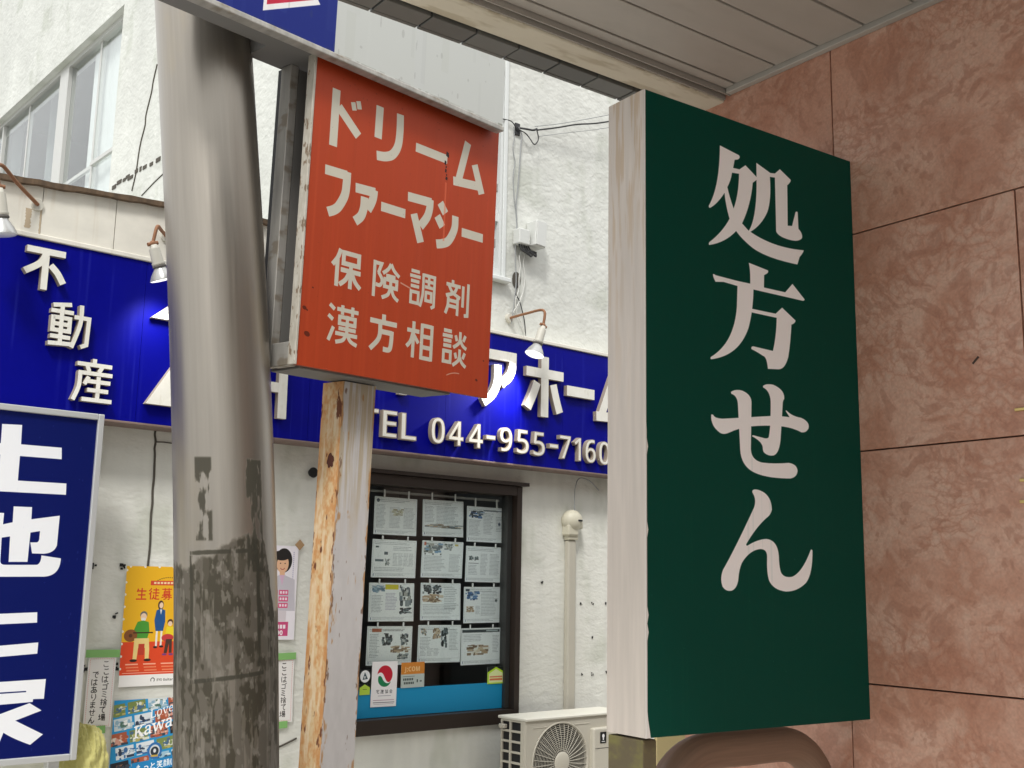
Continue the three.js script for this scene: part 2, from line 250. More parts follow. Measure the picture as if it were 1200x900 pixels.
const darkMetal = std({ color: new THREE.Color(0.035, 0.035, 0.036), roughness: 0.5, metalness: 0.3 });
const blackMat = std({ color: new THREE.Color(0.012, 0.012, 0.013), roughness: 0.7 });
const aluTex = tex(256, 512, (u, v) => { const n = fbm(u, v, 24, 3, 4, 401), d = sm(0.55, 0.75, fbm(u, v, 6, 9, 4, 421)), k = 0.86 + 0.24 * n; return mix3([176 * k, 173 * k, 166 * k], [120, 105, 84], d * 0.5); }, true, 0.5);
const aluMat = std({ map: aluTex, roughness: 0.55, metalness: 0.35 });
const creamTex = tex(256, 512, (u, v) => { const n = fbm(u, v, 10, 14, 5, 441), st = sm(0.6, 0.8, fbm(u, v, 60, 3, 3, 461)) * 0.3, k = 0.95 + 0.1 * n; return mix3([226 * k, 222 * k, 210 * k], [164, 138, 104], st * 0.5 * sm(0.45, 0.7, fbm(u, v, 5, 4, 3, 481))); }, true, 0.9);
const creamPanel = std({ map: creamTex, roughness: 0.6 });
const rustFlash = std({ map: tex(256, 256, (u, v) => mix3([70, 56, 42], [118, 96, 74], fbm(u, v, 20, 8, 4, 501)), true, 0.4), roughness: 0.85 });
const brownFrame = std({ color: new THREE.Color(0.036, 0.025, 0.019), roughness: 0.45, metalness: 0.2 });
const asphalt = std({ map: tex(512, 512, (u, v) => { const k = 92 + 40 * fbm(u, v, 64, 64, 3, 521) + 18 * fbm(u, v, 4, 4, 3, 541); return [k, k, k * 0.98]; }, true, 2), roughness: 0.95 });
const paving = std({ map: tex(256, 256, (u, v) => { const k = 182 + 36 * fbm(u, v, 32, 32, 4, 561); return [k, k * 0.98, k * 0.94]; }, true, 1), roughness: 0.9 });
const glassMat = phy({ color: new THREE.Color(0.97, 0.99, 0.985), transmission: 1, thickness: 0, roughness: 0.02, ior: 1.5 });
const crackMat = std({ color: new THREE.Color(0.085, 0.075, 0.06), roughness: 1 });
const soot = std({ color: new THREE.Color(0.02, 0.02, 0.02), roughness: 0.95 });

// ---------------------------------------------------------------- ground
{
  const g = mesh('road', uvm(new THREE.PlaneGeometry(120, 120).rotateX(-Math.PI / 2)), asphalt); g.position.set(0, 0, -5); g.userData.kind = 'structure';
  const p = new THREE.Group(); p.name = 'pavement'; p.userData.kind = 'structure'; scene.add(p); place(p, FACADE);
  mesh('pavement_slab', B(-9, 4, -0.1, 0.12, -0.5, 1.75), paving, p); mesh('kerb', RB(-9, 4, -0.1, 0.135, 1.754, 1.9, 0.02), std({ color: new THREE.Color(0.36, 0.36, 0.34), roughness: 0.9 }), p);
  const q = new THREE.Group(); q.name = 'pavement_001'; q.userData.kind = 'structure'; scene.add(q); place(q, MARBLE);
  mesh('pavement_slab', B(-3, 8, -0.1, 0.006, -0.3, 3.4), paving, q);
}

// ---------------------------------------------------------------- white building across the street
const building = thing('white_building', 'white stucco corner building with a shop on its ground floor', 'building'); place(building, FACADE);
{
  const wallShape = poly([[-5.2, 0], [3.6, 0], [3.6, 7.4], [-1.6, 7.4], [-1.6, 3.16], [-5.2, 3.16]]);
  wallShape.holes.push(new THREE.Path([[-1.16, 0.828], [0.036, 0.828], [0.036, 2.168], [-1.16, 2.168]].map(([x, y]) => new THREE.Vector2(x, y))));
  wallShape.holes.push(new THREE.Path([[-1.15, 3.46], [-0.15, 3.46], [-0.15, 4.86], [-1.15, 4.86]].map(([x, y]) => new THREE.Vector2(x, y))));
  // lower and upper storey differ in render coat; upper tint darkened to even the light
  const low = poly([[-5.2, 0], [3.6, 0], [3.6, 2.6], [-5.2, 2.6]]); low.holes.push(wallShape.holes[0]);
  const high = poly([[-1.6, 2.6], [3.6, 2.6], [3.6, 7.4], [-1.6, 7.4]]); high.holes.push(wallShape.holes[1]);
  mesh('wall', extr(low, 0.16, -0.16), wallMat, building).userData.label = 'lower shop wall of combed pale render';
  mesh('wall', extr(high, 0.16, -0.16), upperWallMat, building).userData.label = 'upper wall of rough white render';
  mesh('wall', B(-5.2, -1.603, 2.6, 3.15, -0.16, -0.002), wallMat, building);
  // side wall seen above the low roof, with a row of windows
  const sideTop = 7.4, x = -1.6;
  const side = poly([[0.162, 3.1], [7.2, 3.1], [7.2, sideTop], [0.162, sideTop]]);
  side.holes.push(new THREE.Path([[2.727, 4.0], [6.35, 4.0], [6.35, 5.845], [2.727, 5.845]].map(([a, b]) => new THREE.Vector2(a, b))));
  mesh('wall', uvm(new THREE.ExtrudeGeometry(side, { depth: 0.2, bevelEnabled: false }).rotateY(Math.PI / 2).translate(x, 0, 0)), upperWallMat, building).userData.label = 'side wall of rough white render above the low roof';
  const frameMat = std({ color: new THREE.Color(0.6, 0.6, 0.57), roughness: 0.45, metalness: 0.3 }), xg = x + 0.085;
  const win = new THREE.Group(); win.name = 'window'; building.add(win); win.userData.label = 'row of aluminium windows in the side wall';
  const bar = (w0, w1, y0, y1, d = 0.03, o = 0) => B(xg - d + o, xg + d + o, y0, y1, -w1, -w0);
  mesh('frame', merge([bar(2.727, 6.35, 5.805, 5.845), bar(2.727, 6.35, 4.0, 4.05), bar(2.727, 2.767, 4.05, 5.805), bar(6.31, 6.35, 4.05, 5.805)]), frameMat, win);
  mesh('mullion', bar(3.99, 4.19, 4.05, 5.803, 0.034), frameMat, win);
  for (const [w, o] of [[3.34, 0.012], [5.03, 0.012], [5.7, -0.012]]) mesh('sash_stile', bar(w, w + 0.035, 4.052, 5.802, 0.016, o), frameMat, win);
  for (const [a, b, o] of [[2.77, 3.338, -0.012], [3.377, 3.988, 0.012]]) mesh('sash_rail', bar(a, b, 4.745, 4.775, 0.012, o), frameMat, win);
  for (const [a, b] of [[2.77, 3.34], [3.375, 3.99], [4.19, 5.03], [5.065, 5.7], [5.735, 6.31]]) mesh('pane', bar(a, b, 4.05, 5.8, 0.002), glassMat, win);
  const curtain = std({ color: new THREE.Color(0.74, 0.75, 0.74), roughness: 0.95 }), drape = std({ color: new THREE.Color(0.2, 0.22, 0.22), roughness: 0.95 });
  const folds = (w0, w1, amp, n, off) => { const g = new THREE.PlaneGeometry(w1 - w0, 2.2, 60, 1), p = g.attributes.position; for (let i = 0; i < p.count; i++) p.setZ(i, amp * Math.sin(p.getX(i) * n) + amp * 0.5 * Math.sin(p.getX(i) * n * 2.7 + 1)); g.computeVertexNormals(); return g.rotateY(-Math.PI / 2).translate(xg + off, 5.0, -(w0 + w1) / 2); };
  mesh('curtain', folds(2.74, 3.62, 0.004, 14, 0.05), curtain, win); mesh('curtain', folds(4.55, 5.0, 0.03, 22, 0.2), drape, win); mesh('curtain', folds(5.9, 6.34, 0.03, 22, 0.2), drape, win);
  const plaster = std({ color: new THREE.Color(0.2, 0.2, 0.2), roughness: 0.9 }); mesh('window_interior', merge([B(x + 3.0, x + 3.05, 3.3, 6.4, -7.1, -1.8), B(x + 0.21, x + 3.0, 3.3, 3.35, -7.1, -1.8), B(x + 0.21, x + 3.0, 6.35, 6.4, -7.1, -1.8), B(x + 0.21, x + 3.0, 3.35, 6.35, -1.85, -1.8), B(x + 0.21, x + 3.0, 3.35, 6.35, -7.1, -7.05)]), plaster, building);
  // marks on the side wall
  const onSide = (pts) => pts.map(([w, y]) => [x - 0.002, y + rr(-0.012, 0.012), w + rr(-0.012, 0.012)]);
  mesh('crack', tube(onSide([[-2.0225, 5.1112], [-2.07, 4.98], [-2.0768, 4.9394], [-2.13, 4.76], [-2.1494, 4.7096], [-2.19, 4.58], [-2.2132, 4.5079], [-2.24, 4.37], [-2.28, 4.2437]]), 0.006, 40, 5), crackMat, building);
  mesh('crack', tube(onSide([[-1.7649, 4.2416], [-1.9, 4.22], [-2.1102, 4.1814]]), 0.004, 16, 5), crackMat, building);
  for (const [w, y, l] of [[-2.62, 4.372, 0.07], [-2.53, 4.379, 0.08], [-2.44, 4.374, 0.05], [-2.38, 4.386, 0.06], [-2.33, 4.36, 0.09], [-2.23, 4.388, 0.05], [-2.16, 4.379, 0.03], [-2.09, 4.373, 0.06], [-1.98, 4.366, 0.05], [-1.87, 4.366, 0.07]])
    mesh('chip', B(x - 0.005, x + 0.004, y - rr(0.008, 0.02), y + rr(0.008, 0.018), w - l / 2, w + l / 2), crackMat, building);
  // low roof and the panelled parapet above the fascia
  mesh('roof', B(-5.2, -1.61, 3.15, 3.18, -7, -0.003), greyPaint, building);
  const topAt = (u) => 3.2875 + (u + 3.14) * 0.0722;
  for (const [a, b] of [[-5.2, -3.72], [-3.716, -2.951], [-2.947, -2.619], [-2.615, -1.6]]) mesh('parapet_panel', extr(poly([[a, 3.08], [b, 3.08], [b, topAt(b)], [a, topAt(a)]]), 0.03, 0.11), creamPanel, building);
  mesh('parapet_core', extr(poly([[-5.2, 3.09], [-1.605, 3.09], [-1.605, topAt(-1.605) - 0.006], [-5.2, topAt(-5.2) - 0.006]]), 0.1, 0.006), greyPaint, building);
  const stainMat = std({ color: new THREE.Color(0.5, 0.4, 0.28), roughness: 0.9 });
  for (const [u, y0, y1, w] of [[-3.005, 3.1, 3.19, 0.016], [-2.952, 3.085, 3.2, 0.005]]) { const L = [], Q = []; for (let i = 0; i <= 14; i++) { const y = y0 + (y1 - y0) * i / 14; L.push([u - w * rr(0.5, 1), y]); Q.unshift([u + w * rr(0.5, 1), y]); } mesh('stain', extr(poly([...L, ...Q]), 0.0012, 0.1395), stainMat, building); }
  { // worn flashing along the parapet
    const pts = [], low2 = []; for (let i = 0; i <= 60; i++) { const u = -5.2 + 3.6 * i / 60; pts.push([u, topAt(u) + 0.022 + rr(-0.002, 0.002)]); low2.unshift([u, topAt(u) + rr(-0.006, 0.002)]); }
    mesh('flashing', extr(poly([...pts, ...low2]), 0.17, 0.0), rustFlash, building);
  }
  // upper window beside the cables
  const uw = new THREE.Group(); uw.name = 'window'; building.add(uw); const wf = std({ color: new THREE.Color(0.66, 0.68, 0.66), roughness: 0.4 });
  mesh('frame', merge([B(-1.15, -1.1, 3.46, 4.86, -0.1, 0.012), B(-0.17, -0.15, 3.46, 4.86, -0.1, 0.012), B(-1.1, -0.17, 4.81, 4.86, -0.1, 0.01), B(-1.1, -0.17, 3.46, 3.51, -0.1, 0.01), B(-1.1, -0.17, 3.82, 3.87, -0.09, 0.0)]), wf, uw);
  mesh('pane', B(-1.1, -0.17, 3.51, 3.82, -0.05, -0.046), glassMat, uw); mesh('pane', B(-1.1, -0.17, 3.87, 4.81, -0.06, -0.056), glassMat, uw);
  mesh('sill', RB(-1.2, -0.09, 3.43, 3.458, -0.1, 0.05, 0.006), wf, uw); mesh('trim', RB(-0.147, -0.118, 3.46, 5.2, -0.02, 0.022, 0.005), wf, uw);
  mesh('window_interior', merge([B(-1.35, 0.3, 3.36, 5.2, -1.75, -1.7), B(-1.35, -1.3, 3.36, 5.2, -1.7, -0.165), B(0.25, 0.3, 3.36, 5.2, -1.7, -0.165), B(-1.3, 0.25, 3.36, 3.4, -1.7, -0.165), B(-1.3, 0.25, 5.16, 5.2, -1.7, -0.165)]), plaster, building);
  // cracks, glue marks and a conduit stub on the shop wall
  const on = (pts) => pts.map(([u, y]) => [u, y, 0.003]);
  mesh('crack', tube(on([[-2.2863, 2.2962], [-2.2929, 2.2709], [-2.2855, 2.2305], [-2.289, 2.2], [-2.286, 2.1813], [-2.283, 2.12], [-2.2808, 2.0594], [-2.283, 2.0], [-2.2798, 1.9381], [-2.282, 1.89], [-2.2805, 1.8376], [-2.276, 1.75], [-2.2791, 1.64]]), 0.0055, 60, 5), crackMat, building);
  mesh('crack', tube(on([[-2.2813, 2.2309], [-2.24, 2.233], [-2.18, 2.2309]]), 0.003, 12, 5), crackMat, building);
  mesh('crack', tube(on([[-1.56, 0.772], [-1.5329, 0.7733], [-1.4903, 0.7864], [-1.4329, 0.8069]]), 0.005, 16, 5), crackMat, building);
  for (const [u, y] of [[-2.535, 1.6331], [-2.3963, 1.6362], [-2.4165, 1.416], [-2.5399, 1.1887], [-2.4, 1.1874], [0.582, 1.4791], [0.6842, 1.4793], [0.8093, 1.4796], [0.6859, 1.2666], [0.5943, 1.0458], [0.6878, 1.0403], [0.8115, 1.0462], [0.2442, 1.602]]) {
    const bits = []; for (let k = 0; k < 5; k++) { const q = u > 0 ? 0.55 : 1, s = q * rr(0.003, 0.009), dx = q * rr(-0.014, 0.014), dy = q * rr(-0.014, 0.014); bits.push(B(u + dx - s, u + dx + s, y + dy - s * rr(0.4, 1), y + dy + s, 0.002, 0.0035 + k * 0.0004)); }
    mesh('glue_mark', merge(bits), soot, building);
  }
  mesh('wall_anchor', merge([new THREE.CylinderGeometry(0.022, 0.022, 0.02, 16).rotateX(Math.PI / 2).translate(-1.4201, 2.1505, 0.012), new THREE.TorusGeometry(0.022, 0.006, 6, 16).translate(-1.4201, 2.1505, 0.02)]), soot, building);
  mesh('wall_hole', new THREE.CircleGeometry(0.045, 14).scale(0.8, 1.2, 1).translate(-0.012, 3.4736, 0.004), crackMat, building);
  // shop window
  const sw = new THREE.Group(); sw.name = 'window'; building.add(sw); sw.userData.label = 'brown framed shop window hung with flyers';
  mesh('frame', merge([B(-1.2, -1.16 + 0.03, 0.79, 2.176, -0.12, 0.03), B(0.006, 0.045, 0.79, 2.176, -0.12, 0.03), B(-1.13, 0.006, 0.79, 0.868, -0.12, 0.028), B(-1.13, 0.006, 2.12, 2.176, -0.12, 0.028)]), brownFrame, sw);
  for (const [q, e] of [[-0.03, 0.004], [-1.128, -1.1]]) mesh('inner_frame', B(q, e, 0.872, 2.118, -0.1, -0.015), std({ color: new THREE.Color(0.05, 0.052, 0.05), roughness: 0.4, metalness: 0.3 }), sw);
  mesh('drip_cap', B(-1.24, 0.085, 2.179, 2.2, 0.002, 0.05), brownFrame, sw);
  mesh('pane', B(-1.1, -0.03, 0.87, 2.118, -0.045, -0.041), glassMat, sw);
  mesh('blue_film', B(-1.098, -0.031, 0.872, 1.02, -0.039, -0.0375), std({ color: new THREE.Color(0.0, 0.27, 0.52), roughness: 0.6 }), sw).userData.label = 'bright blue film along the foot of the pane';
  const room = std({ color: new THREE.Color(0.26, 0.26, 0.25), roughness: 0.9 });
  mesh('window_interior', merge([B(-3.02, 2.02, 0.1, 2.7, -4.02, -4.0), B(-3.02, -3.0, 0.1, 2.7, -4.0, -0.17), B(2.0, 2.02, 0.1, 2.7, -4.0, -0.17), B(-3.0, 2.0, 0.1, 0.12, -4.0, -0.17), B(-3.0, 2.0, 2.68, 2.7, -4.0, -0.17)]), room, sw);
  mesh('hanging_rail', B(-1.12, 0.0, 2.085, 2.098, -0.11, -0.098), greyPaint, sw);
}

// ---------------------------------------------------------------- flyers in the shop window
{
  const spots = [[-0.8192, 1.9555], [-0.4812, 1.9606], [-0.1574, 1.9399], [-0.8197, 1.7194], [-0.4791, 1.7243], [-0.1625, 1.704], [-0.8266, 1.4813], [-0.4823, 1.4854], [-0.1682, 1.467], [-0.8302, 1.2456], [-0.4835, 1.2488], [-0.1731, 1.2281]];
  const looks = ['round grey seal and faint columns', 'print over a strip of small photos', 'dark blue photo at its corner', 'small grid of grey tables', 'street photos along its upper edge', 'two little grey photos and tables', 'yellow heading and a photo column', 'brown and dark photo block', 'blue sky photo at its corner', 'rust red heading and scattered photos', 'tall dark photo by tan photos', 'black bar heading over a floor plan'];
  const places = ['first row, left column', 'first row, middle column', 'first row, right column', 'second row, left column', 'second row, middle column', 'second row, right column', 'third row, left column', 'third row, middle column', 'third row, right column', 'last row, left column', 'last row, middle column', 'last row, right column'];
  const paper = std({ color: new THREE.Color(0.72, 0.77, 0.76), roughness: 0.7 }), clipMat = std({ color: new THREE.Color(0.85, 0.86, 0.84), roughness: 0.4 });
  const P = (x, c, a, b, w, h) => { x.fillStyle = c; x.fillRect(a, b, w, h); };
  const photo = (x, a, b, w, h, cs) => { for (let i = 0; i < 40; i++) P(x, cs[Math.floor(rnd() * cs.length)], a + rnd() * w * 0.85, b + rnd() * h * 0.85, w * rr(0.08, 0.3), h * rr(0.08, 0.3)); };
  const lines = (x, a, b, w, n, step, c = 'rgba(90,100,105,.55)') => { for (let i = 0; i < n; i++) { let q = a; while (q < a + w * rr(0.7, 1)) { const l = rr(3, 16); P(x, c, q, b + i * step, l, Math.max(1.5, step * 0.38)); q += l + rr(2, 5); } } };
  const street = ['#6f7d84', '#8e9a9c', '#4b5658', '#a9aca4', '#5f6f66', '#c6cbc8'], tan = ['#b19a7d', '#c9b99d', '#8e7b62', '#d8cdb8', '#77624c'], dark = ['#2f3a3d', '#4c5a5e', '#1f2829', '#7b8a8c'], blue = ['#3b5f8e', '#587fae', '#9db7d0', '#31486b'];
  spots.forEach(([u, y], i) => {
    const t = canvasTex(480, 340, (x) => {
      P(x, ['#f2f6f4', '#eef4f4', '#f0f5f6'][i % 3], 0, 0, 480, 340); x.strokeStyle = 'rgba(120,130,130,.5)'; x.lineWidth = 2; x.strokeRect(12, 12, 456, 290);
      lines(x, 24, 24, 430, 2, 14); P(x, '#6b86a8', 20, 306, 8, 20); lines(x, 40, 308, 400, 2, 10);
      if (i === 0) { x.fillStyle = '#59656a'; x.beginPath(); x.arc(40, 34, 17, 0, 7); x.fill(); lines(x, 24, 70, 110, 18, 12); lines(x, 170, 90, 130, 16, 12); lines(x, 330, 90, 120, 16, 12); photo(x, 190, 100, 130, 60, ['#b7b49a', '#cfcdb4', '#a29d84']); }
      if (i === 1) { lines(x, 24, 60, 110, 12, 13); lines(x, 160, 60, 290, 13, 13); photo(x, 20, 225, 430, 40, [...tan, ...street]); }
      if (i === 2) { photo(x, 22, 36, 180, 70, [...dark, ...blue]); P(x, '#4c5a66', 210, 30, 250, 8); lines(x, 210, 60, 130, 15, 14); lines(x, 30, 130, 150, 12, 13); lines(x, 370, 90, 80, 10, 15); x.fillStyle = '#46586a'; x.beginPath(); x.arc(415, 160, 16, 0, 7); x.fill(); }
      if (i === 3) { P(x, '#49565a', 36, 60, 34, 14); P(x, '#54646a', 130, 110, 40, 26); P(x, '#6c7c80', 36, 178, 90, 20); photo(x, 140, 170, 60, 60, street); for (let k = 0; k < 4; k++) lines(x, 226 + k * 58, 120, 48, 10, 12); lines(x, 226, 60, 220, 3, 14); lines(x, 30, 250, 420, 3, 13); }
      if (i === 4) { photo(x, 20, 16, 210, 90, [...street, '#7fa6c4']); photo(x, 250, 20, 100, 60, street); P(x, '#c46a4c', 22, 14, 24, 30); P(x, '#c8c06a', 380, 22, 40, 18); for (let k = 0; k < 3; k++) P(x, '#3f4c50', 30 + k * 90, 116, 16, 14); lines(x, 30, 140, 260, 11, 13); lines(x, 320, 120, 130, 14, 12); }
      if (i === 5) { photo(x, 40, 90, 56, 44, dark); photo(x, 110, 94, 56, 40, dark); P(x, '#4c585c', 36, 160, 130, 5); lines(x, 36, 180, 120, 7, 14); lines(x, 190, 70, 90, 16, 13); lines(x, 310, 70, 140, 16, 13); }
      if (i === 6) { P(x, '#d6c92e', 170, 14, 140, 44); photo(x, 24, 20, 140, 70, ['#7f9cb0', '#9fb7c4', '#61798a']); photo(x, 320, 16, 130, 190, [...street, ...dark]); photo(x, 320, 214, 130, 60, dark); lines(x, 30, 110, 120, 12, 13); lines(x, 176, 90, 120, 12, 13, 'rgba(80,70,120,.5)'); }
      if (i === 7) { photo(x, 20, 16, 110, 80, dark); photo(x, 140, 16, 110, 80, [...dark, '#55718c']); photo(x, 20, 100, 230, 80, tan); lines(x, 280, 40, 170, 13, 16); P(x, '#525c60', 24, 200, 430, 3); lines(x, 30, 215, 420, 6, 13); }
      if (i === 8) { photo(x, 20, 40, 170, 80, blue); P(x, '#31424f', 20, 20, 50, 20); photo(x, 24, 180, 100, 60, tan); lines(x, 220, 40, 230, 17, 14); photo(x, 400, 110, 30, 34, dark); lines(x, 150, 180, 60, 7, 12); }
      if (i === 9) { P(x, '#b4694a', 50, 20, 100, 30); lines(x, 170, 24, 280, 2, 12, 'rgba(60,60,60,.8)'); photo(x, 150, 60, 110, 100, dark); photo(x, 350, 60, 90, 110, [...dark, ...street]); photo(x, 240, 170, 200, 60, tan); photo(x, 320, 240, 130, 50, street); lines(x, 30, 70, 100, 16, 13); }
      if (i === 10) { photo(x, 24, 30, 70, 60, [...tan, ...street]); photo(x, 160, 24, 90, 100, tan); photo(x, 256, 20, 80, 170, dark); lines(x, 350, 40, 100, 15, 13); lines(x, 24, 110, 120, 8, 13); for (let k = 0; k < 3; k++) lines(x, 30 + k * 75, 210, 60, 6, 12); }
      if (i === 11) { P(x, '#3a4446', 14, 14, 450, 26); P(x, '#aab6b6', 300, 20, 140, 12); photo(x, 60, 150, 270, 100, [...tan, '#e2ddd0', '#e6e4dc']); lines(x, 30, 60, 260, 5, 14); lines(x, 380, 70, 70, 12, 14); }
      speckle(x, 480, 340, 500, 'rgba(120,135,140,.16)', 1, 4);
    });
    const f = thing('property_flyer', 'flyer with ' + looks[i] + ', ' + places[i] + ' in window', 'flyer', 'flyers hung in the shop window'); place(f, FACADE, [u, y, -0.07]);
    f.rotateZ(rr(-0.012, 0.012)); f.rotateY(rr(-0.05, 0.05)); f.rotateX(rr(-0.03, 0.03));
    const [g, ms] = sheet(0.298, 0.209, 0.0012, std({ map: t, roughness: 0.55 }), paper); mesh('sheet', g, ms, f);
    for (const s of [-1, 1]) mesh('clip', RB(s * 0.085 - 0.005, s * 0.085 + 0.005, 0.1, 0.126 + (i < 3 ? (i === 2 ? 0.03 : 0.02) : 0), 0.001, 0.006, 0.0015), clipMat, f);
  });
  // stickers on the pane
  const stick = (name, label, w, h, u, y, draw, turn = 0, z = -0.035) => { const t = canvasTex(256, Math.round(256 * h / w), draw), [g, ms] = sheet(w, h, 0.001, std({ map: t, roughness: 0.45 }), paper), m = mesh(name, g, ms); tag(m, label, 'sticker'); place(m, FACADE, [u, y, z]); m.rotateZ(turn); return m; };
  stick('association_sticker', 'white sticker with red and green swirl emblem on shop window', 0.168, 0.238, -0.8803, 1.0455, (x, w, h) => {
    P(x, '#f4f2f2', 0, 0, w, h); const cx = 132, cy = 108; x.lineWidth = 2;
    x.fillStyle = '#c81e34'; x.beginPath(); x.arc(cx, cy, 76, Math.PI * 1.02, Math.PI * 0.28); x.bezierCurveTo(cx + 20, cy + 66, cx + 8, cy + 38, cx - 12, cy + 4); x.bezierCurveTo(cx - 30, cy - 26, cx - 54, cy - 26, cx - 76, cy - 4); x.fill();
    x.fillStyle = '#12804f'; x.beginPath(); x.moveTo(cx - 64, cy + 12); x.bezierCurveTo(cx - 46, cy + 2, cx - 34, cy + 12, cx - 22, cy + 34); x.bezierCurveTo(cx - 4, cy + 66, cx + 34, cy + 82, cx + 62, cy + 52); x.bezierCurveTo(cx + 50, cy + 96, cx - 10, cy + 112, cx - 48, cy + 78); x.bezierCurveTo(cx - 70, cy + 58, cx - 72, cy + 36, cx - 64, cy + 12); x.fill();
    [...'宅建協会'].forEach((c, i) => ink(x, c, 50 + i * 44, 226, 32, 32, '#3a3a40', 1.1)); P(x, '#9a97a4', 70, 274, 130, 4); P(x, '#b08aa0', 24, 308, 210, 5); P(x, '#75707c', 24, 326, 214, 6); P(x, '#a8a0ac', 30, 340, 200, 3);
  }, -0.012);
  stick('cable_company_sticker', 'orange and grey sticker beside swirl emblem on shop window', 0.16, 0.136, -0.69, 1.0866, (x, w, h) => {
    P(x, '#cf8330', 0, 0, w, h * 0.47); P(x, '#b9c4bf', 0, h * 0.47, w, h); x.fillStyle = '#e8c48c'; x.font = 'bold 58px sans-serif'; x.fillText('J:COM', 40, 78); x.fillStyle = '#37413f'; x.font = 'bold 26px sans-serif'; P(x, '#78827e', 20, 118, 130, 6); for (let k = 0; k < 2; k++) for (let i = 0; i < 6; i++) P(x, '#3b4543', 24 + i * 19 + k * 8, 136 + k * 32, 14, 20); P(x, '#454f4c', 172, 150, 14, 26); P(x, '#454f4c', 206, 160, 22, 12);
  }, 0.01);
  stick('house_sticker', 'lime green house shaped sticker with red lines on shop window', 0.132, 0.098, -0.0824, 1.0615, (x, w, h) => { P(x, '#15201f', 0, 0, w, h); x.fillStyle = '#b6e02c'; x.beginPath(); x.moveTo(0, h); x.lineTo(0, 62); x.lineTo(128, 2); x.lineTo(256, 62); x.lineTo(256, h); x.fill(); x.fillStyle = '#e4efb0'; x.beginPath(); x.moveTo(22, h - 14); x.lineTo(22, 76); x.lineTo(128, 26); x.lineTo(234, 76); x.lineTo(234, h - 14); x.fill(); P(x, '#d98763', 34, 104, 190, 16); P(x, '#d9764f', 34, 130, 190, 22); });
  stick('round_sticker', 'round white sticker with dark emblem on shop window', 0.068, 0.066, -1.0065, 1.0903, (x, w, h) => { P(x, '#101717', 0, 0, w, h); x.fillStyle = '#eef2f3'; x.beginPath(); x.arc(128, 124, 120, 0, 7); x.fill(); x.fillStyle = '#2d4a55'; x.beginPath(); x.moveTo(120, 40); x.lineTo(196, 176); x.lineTo(70, 190); x.fill(); P(x, '#eef2f3', 110, 120, 26, 46); });
  stick('leaf_sticker', 'small lime green sticker under round white one on shop window', 0.068, 0.056, -1.006, 1.022, (x, w, h) => { P(x, '#101717', 0, 0, w, h); x.fillStyle = '#b9d94a'; x.beginPath(); x.moveTo(4, h); x.lineTo(4, 70); x.lineTo(128, 4); x.lineTo(252, 70); x.lineTo(252, h); x.fill(); P(x, '#6b7c3a', 80, 96, 100, 14); });
}

